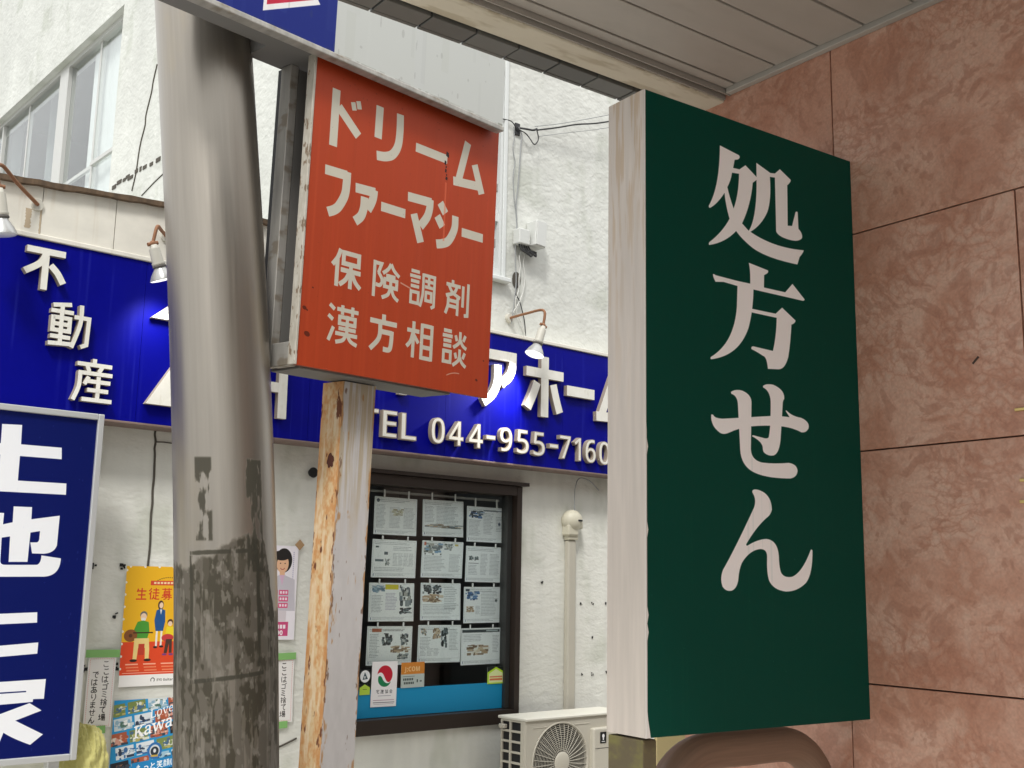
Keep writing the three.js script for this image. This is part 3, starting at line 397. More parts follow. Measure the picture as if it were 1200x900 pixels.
// ---------------------------------------------------------------- posters and notices on the wall
{
  const paperEdge = std({ color: new THREE.Color(0.75, 0.74, 0.72), roughness: 0.8 });
  const put = (name, label, category, w, h, u, y, px, draw, turn = 0, z = 0.008, group) => { const t = canvasTex(px, Math.round(px * h / w), draw), [g, ms] = sheet(w, h, 0.0016, std({ map: t, roughness: 0.6 }), paperEdge, 0.004), m = mesh(name, g, ms); tag(m, label, category, group); place(m, FACADE, [u, y, z]); m.rotateZ(turn); return m; };
  const el = (x, c, a, b, r, s) => { x.fillStyle = c; x.beginPath(); x.ellipse(a, b, r, s, 0, 0, 7); x.fill(); }, R = (x, c, a, b, w, h) => { x.fillStyle = c; x.fillRect(a, b, w, h); }, pg = (x, c, ...p) => { x.fillStyle = c; x.beginPath(); p.forEach(([a, b], i) => x[i ? 'lineTo' : 'moveTo'](a, b)); x.fill(); };
  put('music_poster', 'yellow and orange poster with drawn musicians beside steel pole', 'poster', 0.38, 0.545, -2.19, 1.372, 600, (x, w, h) => {
    R(x, '#f0b71c', 0, 0, w, h); R(x, '#e0481e', 0, 545, w, 260); R(x, '#f2f0ec', 0, 780, w, h);
    x.strokeStyle = '#8a6a20'; x.lineWidth = 8; x.setLineDash([10, 6]); x.beginPath(); x.arc(330, 260, 180, 4.1, 5.3); x.stroke(); x.setLineDash([]);
    R(x, '#d84a2c', 190, 104, 250, 34); for (let i = 0; i < 8; i++) R(x, '#f6d9a8', 215 + i * 26, 113, 18, 15);
    [...'生徒募集'].forEach((c, i) => ink(x, c, 82 + i * 98, 158, 84, 84, '#d23a24', 1.05));
    // seated guitarist
    el(x, '#6b6c6a', 155, 352, 27, 26); el(x, '#f0cfb0', 155, 366, 23, 26); el(x, '#e9e6df', 155, 384, 18, 12); pg(x, '#4b9a34', [112, 402], [152, 392], [196, 404], [206, 470], [194, 520], [110, 522], [84, 470]); el(x, '#8a5428', 66, 500, 50, 44); el(x, '#5c3418', 66, 500, 14, 13); R(x, '#3a2414', 84, 476, 150, 9);
    pg(x, '#ecd084', [96, 520], [206, 520], [214, 600], [214, 668], [184, 668], [180, 590], [128, 590], [122, 670], [92, 668]); R(x, '#c0402a', 130, 560, 46, 80); el(x, '#241c18', 98, 678, 28, 10); el(x, '#241c18', 204, 676, 28, 10);
    // standing student
    el(x, '#4a3024', 280, 282, 22, 34); el(x, '#f0cfb0', 284, 284, 15, 22); pg(x, '#1e5490', [250, 320], [282, 306], [316, 320], [322, 400], [310, 470], [252, 470], [238, 392]); pg(x, '#e8e6e2', [276, 314], [292, 314], [286, 352]); R(x, '#f2ece2', 256, 470, 14, 110); R(x, '#f2ece2', 292, 470, 14, 110); el(x, '#1d1a1a', 258, 586, 16, 8); el(x, '#1d1a1a', 304, 582, 16, 8);
    // child with red guitar
    el(x, '#5c3a24', 362, 408, 22, 24); el(x, '#f0cfb0', 362, 418, 17, 18); pg(x, '#f0d626', [336, 440], [390, 440], [400, 500], [330, 500]); el(x, '#c83a3c', 348, 520, 46, 28); pg(x, '#4a3428', [338, 530], [384, 530], [388, 630], [366, 630], [362, 560], [350, 632], [326, 630]); el(x, '#7a3c7a', 332, 640, 18, 8); el(x, '#7a3c7a', 382, 640, 18, 8);
    // cellist at the edge
    el(x, '#8a4a2a', 470, 400, 34, 44); el(x, '#f0cfb0', 474, 392, 18, 22); pg(x, '#d9742a', [430, 430], [510, 430], [530, 560], [420, 560]); R(x, '#f2ece2', 440, 560, 20, 70); el(x, '#2a1c18', 446, 638, 20, 8);
    for (let r = 0; r < 3; r++) for (let i = 0; i < 4; i++) R(x, r ? 'rgba(250,190,150,.55)' : 'rgba(255,215,190,.75)', 40 + i * 135 + r * 6, 700 + r * 22, 95, 9); R(x, 'rgba(255,225,210,.8)', 20, 764, 540, 4);
    x.strokeStyle = '#5a5a58'; x.lineWidth = 6; x.beginPath(); x.arc(256, 820, 14, 2.4, 7.2); x.stroke(); x.fillStyle = '#55534f'; x.font = 'bold 25px sans-serif'; x.fillText('EYS Guitar Lab.', 286, 830);
    for (let i = 0; i < 9; i++) el(x, '#efe9dc', 4, 30 + i * 88, 9, 9); for (let i = 0; i < 6; i++) el(x, '#efe9dc', 30 + i * 110, 4, 9, 8);
  }, 0.003);
  put('town_poster', 'blue photo collage poster with white handwriting beneath the yellow poster', 'poster', 0.39, 0.56, -2.195, 0.762, 640, (x, w, h) => {
    R(x, '#2492cc', 0, 0, w, h); x.save(); x.rotate(-0.14);
    const sets = [['#9fc3d6', '#d8e4e6', '#5f8a5c', '#3c5a72'], ['#20242c', '#3c4450', '#7a5a4a', '#101418'], ['#cfd9dc', '#8fb3c8', '#54766a', '#f0f2f0'], ['#7a8a4c', '#b8b06a', '#4a6a8a', '#dfe0cf'], ['#e0e6ea', '#3a6aa0', '#c8d4dc', '#2a3a52'], ['#b05a3c', '#e0d4c8', '#3a4652', '#d8a090']];
    for (let r = 0; r < 9; r++) for (let c = 0; c < 5; c++) { const a = c * 158 - 60 + (r % 2) * 46, b = r * 104 + 34; x.save(); x.beginPath(); x.rect(a, b, 150, 92); x.clip(); const s = sets[Math.floor(rnd() * 6)]; R(x, s[0], a, b, 138, 88); for (let k = 0; k < 26; k++) R(x, s[Math.floor(rnd() * 4)], a + rr(-10, 120), b + rr(20, 80), rr(10, 60), rr(5, 22)); for (let k = 0; k < 5; k++) el(x, s[Math.floor(rnd() * 4)], a + rr(10, 120), b + rr(20, 60), rr(6, 16), rr(8, 20)); x.restore(); }
    x.strokeStyle = '#fff'; x.fillStyle = '#fff'; x.rotate(-0.12); x.font = 'italic 84px serif'; x.fillText('Love', 236, 216); x.lineWidth = 3; x.font = 'italic 118px serif'; x.fillText('Kawasaki', 84, 322); x.strokeText('Kawasaki', 84, 322); x.restore();
    x.save(); x.translate(-10, -85); el(x, '#2e6fb0', 350, 470, 58, 62); el(x, '#d8dde0', 350, 470, 40, 44); el(x, '#24303c', 350, 474, 32, 34); R(x, '#c8a84c', 322, 500, 56, 14); el(x, '#e0e4e8', 350, 470, 11, 15); x.restore();
    x.save(); x.rotate(-0.1); R(x, '#1a86c4', 120, 478, 460, 84); [...'もっと笑顔に'].forEach((c, i) => ink(x, c, 150 + i * 54, 496, 48, 52, '#fff', 1.3)); x.restore();
  }, 0.004);
  put('portrait_poster', 'pink and white poster with portrait of a smiling woman, beside steel pole', 'poster', 0.22, 0.47, -1.592, 1.53, 300, (x, w, h) => {
    R(x, '#efeaf0', 0, 0, w, h); for (let i = 0; i < 14; i++) R(x, '#b9b4cc', 262, 40 + i * 14, 8, 9);
    x.save(); x.translate(46, 6); el(x, '#1d1714', 142, 96, 66, 84); el(x, '#e8b894', 136, 120, 46, 62); el(x, '#1d1714', 124, 62, 66, 34); R(x, '#e8b894', 116, 168, 40, 40); pg(x, '#c9c4cc', [40, 230], [116, 196], [156, 196], [236, 226], [250, 440], [30, 440]); pg(x, '#d8b4cc', [116, 196], [156, 196], [140, 270]); el(x, '#3a2420', 118, 116, 5, 4); el(x, '#3a2420', 154, 116, 5, 4); x.strokeStyle = '#b04a44'; x.lineWidth = 5; x.beginPath(); x.arc(136, 140, 18, 0.4, 2.7); x.stroke(); x.restore();
    for (let r = 0; r < 3; r++) { R(x, '#e0789c', 20, 306 + r * 44, 138, 30); R(x, '#d84a7c', 166, 304 + r * 44, 72, 34); for (let i = 0; i < 3; i++) R(x, '#f8e4ec', 174 + i * 21, 312 + r * 44, 14, 17); for (let i = 0; i < 4; i++) R(x, '#f6dce6', 40 + i * 28, 313 + r * 44, 16, 14); }
    el(x, '#e0ac8c', 96, 470, 40, 22); R(x, '#d8cfd4', 30, 444, 200, 74); R(x, '#cc4a7c', 0, 520, 250, 96); R(x, '#fbeef4', 110, 536, 16, 40); for (let i = 0; i < 4; i++) R(x, '#fbeef4', 140 + i * 24, 540, 18, 26); x.fillStyle = '#fff'; x.font = 'bold 44px sans-serif'; x.fillText('390', 140, 610);
  }, -0.006);
  const note = (name, label, u, y, w, h, turn) => { put(name, label, 'notice', w, h, u, y, 150, (x, W, H) => { R(x, '#edeae6', 0, 0, W, H); x.strokeStyle = '#dfa0a0'; x.lineWidth = 3; x.setLineDash([6, 4]); x.strokeRect(10, 8, W - 20, H - 16); x.setLineDash([]); const s = H / 11.2; [...'ここはゴミ捨て場'].forEach((c, i) => ink(x, c, W * 0.54 + rr(-3, 3), 18 + i * s * 1.22, s * 1.12, s * 1.1, '#26221f', rr(1, 1.5))); [...'ではありません'].forEach((c, i) => ink(x, c, W * 0.18 + rr(-3, 3), H * 0.2 + i * s * 1.2, s * 1.1, s * 1.1, '#26221f', rr(1, 1.5))); }, turn, 0.007); };
  note('handwritten_notice', 'handwritten paper notice taped up between navy sign and yellow poster', -2.462, 1.082, 0.125, 0.305, -0.01); note('handwritten_notice', 'handwritten paper notice taped up between steel pole and rusty post', -1.545, 1.045, 0.15, 0.31, 0.01);
  const green = std({ color: new THREE.Color(0.24, 0.5, 0.16), roughness: 0.5 });
  for (const [u, y, w, l, s] of [[-2.462, 1.251, 0.155, 'green tape strip along head of the notice near navy sign', 0.034], [-2.475, 0.918, 0.1, 'green tape strip along foot of the notice near navy sign', 0.034], [-1.55, 1.212, 0.17, 'green tape strip along head of the notice by rusty post', 0.034], [-1.56, 0.878, 0.13, 'green tape strip along foot of the notice by rusty post', 0.034]]) { const m = mesh('tape_strip', RB(-w / 2, w / 2, -s / 2, s / 2, -0.001, 0.001, 0.0006, 1), green); tag(m, l, 'tape'); place(m, FACADE, [u, y, 0.013]); m.rotateZ(rr(-0.03, 0.03)); }
  { const m = mesh('tape_strip', RB(-0.02, 0.02, -0.02, 0.02, -0.001, 0.001, 0.0006, 1), std({ color: new THREE.Color(0.42, 0.26, 0.13), roughness: 0.6 })); tag(m, 'brown square of tape at corner of the portrait poster', 'tape'); place(m, FACADE, [-1.475, 1.772, 0.012]); m.rotateZ(0.8); }
}

// ---------------------------------------------------------------- blue fascia with raised letters
const font = await new FontLoader().loadAsync('fonts/droid/droid_sans_regular.typeface.json');
{
  const f = thing('fascia_sign', 'long blue fascia sign with raised white letters and telephone number', 'sign'); place(f, FACADE);
  const blueTex = tex(1024, 256, (u, v) => { const st = sm(0.62, 0.85, fbm(u, v, 128, 1, 2, 601)) * sm(0.3, 0.7, fbm(u, v, 20, 3, 3, 611)), n = fbm(u, v, 12, 6, 4, 621); return mix3([0, 3, 124 + 14 * n], [56, 66, 164], st * 0.34); }, true, 2.4, 0.8);
  const blueMat = phy({ map: blueTex, roughness: 0.5, specularIntensity: 0.22 });
  let a = -5.2; for (const b of [-4.3, -3.4, -2.45, -1.54, -0.65, 0.27, 1.18, 2.1, 3.0]) { mesh('panel', B(a + 0.0008, b - 0.0008, 2.296, 3.058, 0.02, 0.14), blueMat, f); a = b; }
  mesh('top_trim', RB(-5.2, 3, 3.06, 3.082, 0.0, 0.15, 0.004), std({ map: creamTex, roughness: 0.5 }), f); mesh('bottom_trim', RB(-5.2, 3, 2.283, 2.2945, 0.0, 0.146, 0.003), std({ color: new THREE.Color(0.2, 0.14, 0.12), roughness: 0.6 }), f);
  const white = std({ map: tex(256, 256, (u, v) => { const n = fbm(u, v, 8, 8, 4, 641), d = sm(0.6, 0.8, fbm(u, v, 30, 10, 3, 651)) * 0.12; return [240 - 14 * n - 60 * d, 238 - 14 * n - 70 * d, 230 - 18 * n - 90 * d]; }, true, 0.5), roughness: 0.5 });
  const z = 0.14, d = 0.03;
  const side = std({ color: new THREE.Color(0.34, 0.28, 0.22), roughness: 0.7 }), letter = ([face, ret], name = 'letter') => mesh('return_edge', ret, side, mesh(name, face, white, f));
  letter(raisedInk('不', -3.012, -2.83, 2.83, 3.027, d, z)); letter(raisedInk('動', -2.882, -2.7, 2.587, 2.792, d, z)); letter(raisedInk('産', -2.759, -2.577, 2.357, 2.555, d, z));
  // house mark and letters partly behind the pole and the orange sign
  for (const p of [[[-2.42, 2.792], [-1.98, 2.792], [-2.2, 2.98]], [[-2.42, 2.384], [-1.98, 2.384], [-2.2, 2.74]]]) letter(split(extr(poly(p), d, z)), 'logo_mark');
  letter(raised([[[[-1.89, 2.39], [-1.89, 2.9]], 0.05], [[[-1.89, 2.545], [-1.72, 2.545]], 0.05], [[[-1.711, 2.39], [-1.715, 2.9]], 0.05]], d, z));
  letter(raised([[[[-0.97, 2.605], [-0.97, 2.96]], 0.055], [[[-0.97, 2.83], [-0.84, 2.76]], 0.05]], d, z));
  const smooth = (p) => new THREE.SplineCurve(p.map(([x, y]) => new THREE.Vector2(x, y))).getPoints(14).map((q) => [q.x, q.y]);
  letter(raised([[[[-0.46, 2.925], [-0.147, 2.929]], 0.058], [smooth([[-0.172, 2.957], [-0.176, 2.87], [-0.2, 2.81], [-0.262, 2.757]]), 0.055], [smooth([[-0.293, 2.868], [-0.293, 2.768], [-0.329, 2.687], [-0.398, 2.632]]), 0.055]], d, z));
  letter(raised([[[[0.09, 2.972], [0.09, 2.598]], 0.062], [[[-0.063, 2.866], [0.247, 2.866]], 0.058], [smooth([[0.026, 2.806], [-0.002, 2.736], [-0.05, 2.64]]), 0.058], [smooth([[0.16, 2.806], [0.184, 2.725], [0.217, 2.635]]), 0.056]], d, z));
  letter(raised([[[[0.279, 2.787], [0.522, 2.787]], 0.064]], d, z));
  letter(raised([[[[0.72, 2.965], [0.585, 2.66]], 0.06], [[[0.54, 2.655], [0.845, 2.665]], 0.06], [[[0.77, 2.8], [0.88, 2.6]], 0.06]], d, z));
  for (const [ch, x0, x1, y0, y1] of [['T', -1.23, -1.122, 2.36, 2.507], ['E', -1.099, -1.0, 2.36, 2.507], ['L', -0.976, -0.868, 2.358, 2.506], ['0', -0.768, -0.671, 2.358, 2.505], ['4', -0.644, -0.536, 2.358, 2.5], ['4', -0.498, -0.391, 2.358, 2.5], ['-', -0.37, -0.296, 2.417, 2.443], ['9', -0.264, -0.165, 2.357, 2.502], ['5', -0.132, -0.032, 2.356, 2.502], ['5', 0.0, 0.1, 2.355, 2.502], ['-', 0.134, 0.212, 2.413, 2.441], ['7', 0.221, 0.318, 2.356, 2.502], ['1', 0.345, 0.408, 2.354, 2.5], ['6', 0.444, 0.54, 2.35, 2.5], ['0', 0.566, 0.668, 2.348, 2.498]]) {
    const g = new TextGeometry(ch, { font, size: 1, depth: 0.19, curveSegments: 6, bevelEnabled: true, bevelSize: 0.032, bevelThickness: 0.005, bevelSegments: 1 }); g.computeBoundingBox(); const b = g.boundingBox;
    g.translate(-b.min.x, -b.min.y, 0).scale((x1 - x0) / (b.max.x - b.min.x), (y1 - y0) / (b.max.y - b.min.y), d / 0.2).translate(x0, y0, z); g.computeVertexNormals();
    letter(split(uvm(g)));
  }
}

// ---------------------------------------------------------------- lamps over the fascia
{
  const copper = std({ map: tex(128, 128, (u, v) => mix3([176, 120, 84], [112, 84, 62], fbm(u, v, 8, 24, 4, 701)), true, 0.2), roughness: 0.7, metalness: 0.2 }), pale = std({ color: new THREE.Color(0.55, 0.53, 0.46), roughness: 0.5 }), bulbMat = std({ color: new THREE.Color(0.45, 0.45, 0.44), roughness: 0.25, metalness: 0.4 }), rubber = std({ color: new THREE.Color(0.12, 0.11, 0.1), roughness: 0.8 });
  const lensMat = std({ color: new THREE.Color(0.9, 0.9, 0.88), roughness: 0.2, emissive: new THREE.Color(1, 0.97, 0.92), emissiveIntensity: 0.7 }), lensOff = std({ color: new THREE.Color(0.7, 0.72, 0.72), roughness: 0.2 });
  function lamp(label, base, elbow, bend, tip, lit) { // base on the wall, arm to the elbow, drop to the bend, bulb towards the tip
    const g = thing('spot_lamp', label, 'lamp', 'spot lamps over the blue fascia'); place(g, FACADE, base); const L = (p) => [p[0] - base[0], p[1] - base[1], p[2] - base[2]], e = L(elbow), k = L(bend), t = L(tip);
    mesh('wall_plate', new THREE.CylinderGeometry(0.026, 0.03, 0.02, 16).rotateX(Math.PI / 2), pale, g);
    mesh('arm', tube([[0, 0, 0.01], [e[0] * 0.5, e[1] * 0.5 + 0.004, e[2] * 0.5], [e[0] * 0.92, e[1], e[2] * 0.94], [e[0], e[1] - 0.015, e[2]], [k[0], k[1], k[2]]], 0.0085, 30, 8), copper, g);
    const dir = V(...t).sub(V(...k)), len = dir.length(), q = new THREE.Quaternion().setFromUnitVectors(V(0, -1, 0), dir.clone().normalize());
    const turn = (geo) => geo.applyQuaternion(q).translate(k[0], k[1], k[2]), prof = (p) => new THREE.LatheGeometry(p.map(([r, y]) => new THREE.Vector2(r, -y * len)), 24);
    mesh('joint', turn(merge([new THREE.SphereGeometry(0.015, 12, 8), new THREE.CylinderGeometry(0.009, 0.009, 0.05, 8).rotateZ(Math.PI / 2)])), copper, g);
    mesh('socket', turn(prof([[0.0, 0.02], [0.016, 0.03], [0.019, 0.12], [0.025, 0.14], [0.027, 0.5], [0.03, 0.52], [0.03, 0.57], [0.024, 0.6]])), pale, g);
    mesh('gasket', turn(prof([[0.026, 0.58], [0.031, 0.6], [0.031, 0.63], [0.026, 0.65]])), rubber, g);
    const bulb = mesh('bulb', turn(prof([[0.024, 0.63], [0.03, 0.7], [0.046, 0.82], [0.056, 0.93], [0.058, 0.97]])), bulbMat, g);
    mesh('lens', turn(prof([[0.058, 0.97], [0.05, 0.995], [0.03, 1.01], [0.0001, 1.015]])), lit ? lensMat : lensOff, bulb);
    if (lit) { const s = new THREE.SpotLight(new THREE.Color(1, 0.96, 0.9), lit, 0, 0.85, 0.8, 2); s.name = 'lamp_light'; s.castShadow = true; s.shadow.radius = 2.2; const p = V(...t).addScaledVector(dir.clone().normalize(), 0.02); s.position.copy(p); s.target.position.copy(p.clone().addScaledVector(dir.clone().normalize(), 0.5)).add(V(-0.12, 0, -0.2)); g.add(s, s.target); }
  }
  lamp('unlit copper armed spot lamp over the character at far end of blue fascia', [-2.9715, 3.212, 0.14], [-3.2, 3.3, 0.31], [-3.185, 3.2, 0.31], [-3.145, 2.995, 0.3], 0);
  lamp('lit copper armed spot lamp beside the steel pole', [-2.37, 3.2, 0.14], [-2.49, 3.19, 0.31], [-2.502, 3.1, 0.31], [-2.435, 2.94, 0.3], 0.5);
  lamp('lit spot lamp with aluminium reflector over the telephone number', [-0.0679, 3.2165, 0.01], [-0.04, 3.225, 0.3], [-0.05, 3.125, 0.3], [-0.112, 2.935, 0.29], 2.4);
}

// ---------------------------------------------------------------- cables and junction boxes on the upper wall
{
  const black = std({ color: new THREE.Color(0.025, 0.025, 0.025), roughness: 0.6 }), greyWire = std({ color: new THREE.Color(0.3, 0.31, 0.31), roughness: 0.6 }), whiteWire = std({ color: new THREE.Color(0.62, 0.62, 0.58), roughness: 0.5 });
  const cable = (label, pts, r, m, seg = 60) => { const o = mesh('cable', tube(pts.map(([u, y, z = 0.02]) => [u - pts[0][0], y - pts[0][1], z]), r, seg, 6), m); tag(o, label, 'cable', 'cables on the upper wall'); place(o, FACADE, [pts[0][0], pts[0][1], 0]); };
  cable('thick black service cable strung across the white wall to a bracket', [[1.6, 5.1, 0.4], [0.95, 4.815, 0.16], [0.7786, 4.7397, 0.12], [0.5952, 4.667, 0.1], [0.42, 4.612, 0.08], [0.2772, 4.5555, 0.06], [0.1101, 4.4949, 0.04]], 0.0055, black);
  cable('thin grey cable following over the thick service cable', [[1.6, 5.16, 0.4], [0.95, 4.87, 0.16], [0.7786, 4.79, 0.12], [0.55, 4.69, 0.1], [0.3, 4.59, 0.06], [0.1, 4.52, 0.03]], 0.0025, greyWire);
  cable('thin grey cable sagging under the thick service cable', [[1.6, 5.02, 0.4], [0.95, 4.76, 0.16], [0.6, 4.625, 0.1], [0.3, 4.52, 0.06], [0.13, 4.46, 0.03]], 0.002, greyWire);
  cable('black looped cable end at wire bracket', [[0.11, 4.495, 0.04], [0.115, 4.43, 0.05], [0.08, 4.385, 0.05], [0.05, 4.42, 0.04], [0.02, 4.45, 0.03], [-0.05, 4.468], [-0.06, 4.48]], 0.004, black);
  cable('short black cable running to the window edge', [[-0.05, 4.47], [-0.09, 4.5], [-0.13, 4.5], [-0.2, 4.49]], 0.0035, black);
  cable('crooked grey cable dropping past the window to the fascia', [[-0.0744, 4.47], [-0.0651, 4.392], [-0.075, 4.34], [-0.0699, 4.2873], [-0.055, 4.24], [-0.0607, 4.2041], [-0.07, 4.13], [-0.0645, 4.061], [-0.05, 3.95], [-0.0313, 3.8716], [-0.04, 3.74], [-0.0397, 3.6182], [-0.0288, 3.4545], [-0.045, 3.3], [-0.06, 3.18]], 0.0034, greyWire, 90);
  cable('grey cable pair dropping to junction boxes', [[-0.03, 4.48], [0.0, 4.43], [-0.0066, 4.3914], [-0.0173, 4.2157], [-0.0286, 4.0702], [-0.0404, 3.954], [-0.0304, 3.8325], [-0.02, 3.74], [0.03, 3.69]], 0.0045, greyWire, 70);
  cable('white cable hanging from junction boxes to the fascia', [[0.0235, 3.6875], [-0.005, 3.62], [0.0044, 3.5718], [-0.004, 3.48], [-0.0062, 3.4037], [-0.03, 3.34], [-0.02, 3.26], [0.02, 3.2], [0.0478, 3.14], [0.06, 3.08]], 0.004, whiteWire, 80);
  cable('second white cable under the junction boxes', [[0.06, 3.68], [0.03, 3.6], [0.045, 3.5], [0.03, 3.4], [0.0, 3.33], [-0.05, 3.25]], 0.004, whiteWire, 60);
  cable('black wire slanting down behind lamp arm to the fascia', [[-0.017, 3.45], [-0.03, 3.38], [0.0, 3.34], [0.03, 3.27], [0.05, 3.2], [0.06, 3.08]], 0.0035, black, 50);
  const plastic = std({ color: new THREE.Color(0.62, 0.63, 0.6), roughness: 0.5 });
  const boxA = thing('junction_box', 'tilted white plastic junction box with cables on upper wall', 'junction box'); place(boxA, FACADE, [0.105, 3.78, 0.05]); boxA.rotateZ(-0.06);
  mesh('body', RB(-0.045, 0.045, -0.085, 0.085, -0.046, 0.05, 0.008), plastic, boxA); mesh('cover', RB(-0.04, 0.04, -0.08, 0.08, 0.051, 0.058, 0.003), plastic, boxA);
  const boxB = thing('junction_box', 'small square white terminal box beside the tilted one', 'junction box'); place(boxB, FACADE, [0.0, 3.745, 0.04]);
  mesh('body', RB(-0.05, 0.042, -0.05, 0.05, -0.036, 0.03, 0.008), plastic, boxB); mesh('cable_tangle', merge([0, 1, 2, 3, 4].map((i) => tube([[-0.03 + i * 0.02, -0.045, 0.0], [-0.02 + i * 0.022, -0.085, 0.015], [0.02 + i * 0.02, -0.1 - 0.008 * (i % 3), 0.02], [0.06 + i * 0.012, -0.075, 0.01]], 0.006, 14, 5))), darkMetal, boxB);
  const br = thing('cable_bracket', 'dark metal cable bracket at end of the service cable', 'bracket'); place(br, FACADE, [-0.03, 4.47, 0.0]);
  mesh('plate', RB(-0.02, 0.02, -0.04, 0.04, 0.001, 0.012, 0.003), darkMetal, br); mesh('hook', tube([[0, 0.01, 0.01], [0.04, 0.0, 0.05], [0.1, 0.01, 0.05], [0.135, 0.03, 0.045]], 0.007, 16, 6), darkMetal, br);
  cable('thin cable from fascia down into the duct cap', [[0.72, 2.2, 0.02], [0.62, 2.255, 0.03], [0.52, 2.262, 0.04], [0.475, 2.2, 0.05], [0.472, 2.02, 0.05]], 0.0035, greyWire, 40);
}

// ---------------------------------------------------------------- air conditioner and its pipe duct
{
  const beige = std({ color: new THREE.Color(0.52, 0.49, 0.41), roughness: 0.5 }), ivory = std({ color: new THREE.Color(0.6, 0.57, 0.45), roughness: 0.5 });
  const duct = thing('pipe_duct', 'ivory plastic pipe duct with domed cap above air conditioner', 'duct'); place(duct, FACADE, [0.463, 0.5, 0]);
  mesh('trunk', RB(-0.034, 0.034, 0, 1.37, 0.002, 0.045, 0.012, 3), beige, duct); mesh('collar', RB(-0.042, 0.042, 1.37, 1.4, 0.001, 0.055, 0.008), ivory, duct);
  const cap = mesh('cap', merge([RB(-0.058, 0.034, 1.395, 1.47, 0.001, 0.068, 0.014, 3), uvm(new THREE.SphereGeometry(0.074, 24, 16).scale(1, 0.95, 0.85).translate(0.004, 1.49, 0.03)), RB(-0.03, 0.068, 1.44, 1.49, 0.002, 0.072, 0.012)]), ivory, duct); mesh('vent_slot', RB(0.0, 0.036, 1.486, 1.497, 0.087, 0.096, 0.002).rotateZ(0.0), darkMetal, cap);
  const ac = thing('air_conditioner', 'beige air conditioner outdoor unit standing against white wall', 'air conditioner'); place(ac, FACADE, [-0.21, 0.12, 0.16]);
  const W = 0.8, H = 0.742, H0 = 0.19, D = 0.22; // local: front at z = D
  mesh('casing', merge([B(0.006, W, H0, H - 0.02, 0.01, D - 0.03)]), blackMat, ac);
  const front = poly([[0, H0], [W, H0], [W, H - 0.018], [0, H - 0.018]]), hole = new THREE.Path(); hole.absarc(0.265, 0.49, 0.212, 0, Math.PI * 2, true); front.holes.push(hole);
  mesh('front_panel', uvm(new THREE.ExtrudeGeometry(front, { depth: 0.012, bevelEnabled: true, bevelSize: 0.004, bevelThickness: 0.006, bevelSegments: 2, curveSegments: 40 }).translate(0, 0, D - 0.018)), beige, ac);
  mesh('top_panel', RB(-0.012, W + 0.012, H - 0.016, H, -0.01, D + 0.012, 0.006, 3), std({ color: new THREE.Color(0.72, 0.7, 0.61), roughness: 0.45 }), ac);
  const rings = []; for (let i = 0; i < 15; i++) rings.push(new THREE.TorusGeometry(0.068 + i * 0.0102, 0.0016, 5, 56).translate(0.265, 0.49, D + 0.008 - 0.0009 * i)); for (let i = 0; i < 36; i++) { const a = i / 36 * Math.PI * 2 + 0.05, c = Math.cos(a), s = Math.sin(a); rings.push(tube([[0.265 + c * 0.055, 0.49 + s * 0.055, D + 0.011], [0.265 + c * 0.14, 0.49 + s * 0.14, D + 0.009], [0.265 + c * 0.214, 0.49 + s * 0.214, D - 0.004]], 0.0019, 6, 5)); }
  rings.push(new THREE.TorusGeometry(0.216, 0.005, 8, 64).translate(0.265, 0.49, D));
  mesh('fan_grille', merge(rings), beige, ac); mesh('hub', new THREE.SphereGeometry(0.058, 24, 10, 0, Math.PI * 2, 0, Math.PI / 2).rotateX(Math.PI / 2).scale(1, 1, 0.22).translate(0.265, 0.49, D + 0.01), beige, ac);
  const blades = []; for (let i = 0; i < 3; i++) blades.push(new THREE.BoxGeometry(0.12, 0.13, 0.006).rotateX(0.5).translate(0.12, 0, 0).rotateZ(i * 2.094).translate(0.265, 0.49, D - 0.07)); mesh('fan', merge(blades), darkMetal, ac);
  const cov = mesh('valve_cover', RB(0.5, 0.795, 0.3, 0.66, D - 0.012, D + 0.03, 0.012, 3), beige, ac); mesh('seam', B(0.51, 0.79, 0.545, 0.5475, D + 0.0302, D + 0.0312), darkMetal, cov);
  mesh('badge', canvasBadge(), [darkMetal, darkMetal, darkMetal, darkMetal, std({ map: canvasTex(64, 96, (x) => { x.fillStyle = '#141414'; x.fillRect(0, 0, 64, 96); x.fillStyle = '#eee'; x.beginPath(); x.ellipse(32, 34, 13, 17, 0, 0, 7); x.fill(); x.fillRect(26, 50, 12, 20); x.fillRect(14, 80, 36, 5); }), roughness: 0.4 }), darkMetal], cov);
  function canvasBadge() { return new THREE.BoxGeometry(0.05, 0.062, 0.002).translate(0.575, 0.605, D + 0.0315); }
  for (const [a, b] of [[0.05, 0.16], [0.37, 0.49]]) mesh('grip_recess', RB(a, b, 0.685, 0.691, D - 0.002, D + 0.003, 0.002), beige, ac);
  const bars = []; for (let i = 0; i <= 9; i++) bars.push(RB(-0.006, 0.008, H0 + 0.02 + i * 0.056, H0 + 0.032 + i * 0.056, 0.012, D - 0.03, 0.003, 1)); for (const zz of [0.012, 0.085, D - 0.04]) bars.push(RB(-0.008, 0.006, H0, H - 0.02, zz, zz + 0.013, 0.003, 1)); bars.push(RB(-0.009, 0.008, H0, H - 0.016, D - 0.034, D - 0.004, 0.004, 2));
  mesh('side_grille', merge(bars), beige, ac); mesh('handle', RB(-0.022, 0.002, H - 0.066, H - 0.044, 0.01, 0.06, 0.004), beige, ac);
  for (const q of [0.08, 0.62]) mesh('foot', RB(q, q + 0.1, 0, H0 - 0.002, -0.02, D + 0.02, 0.006), greyPaint, ac);
}

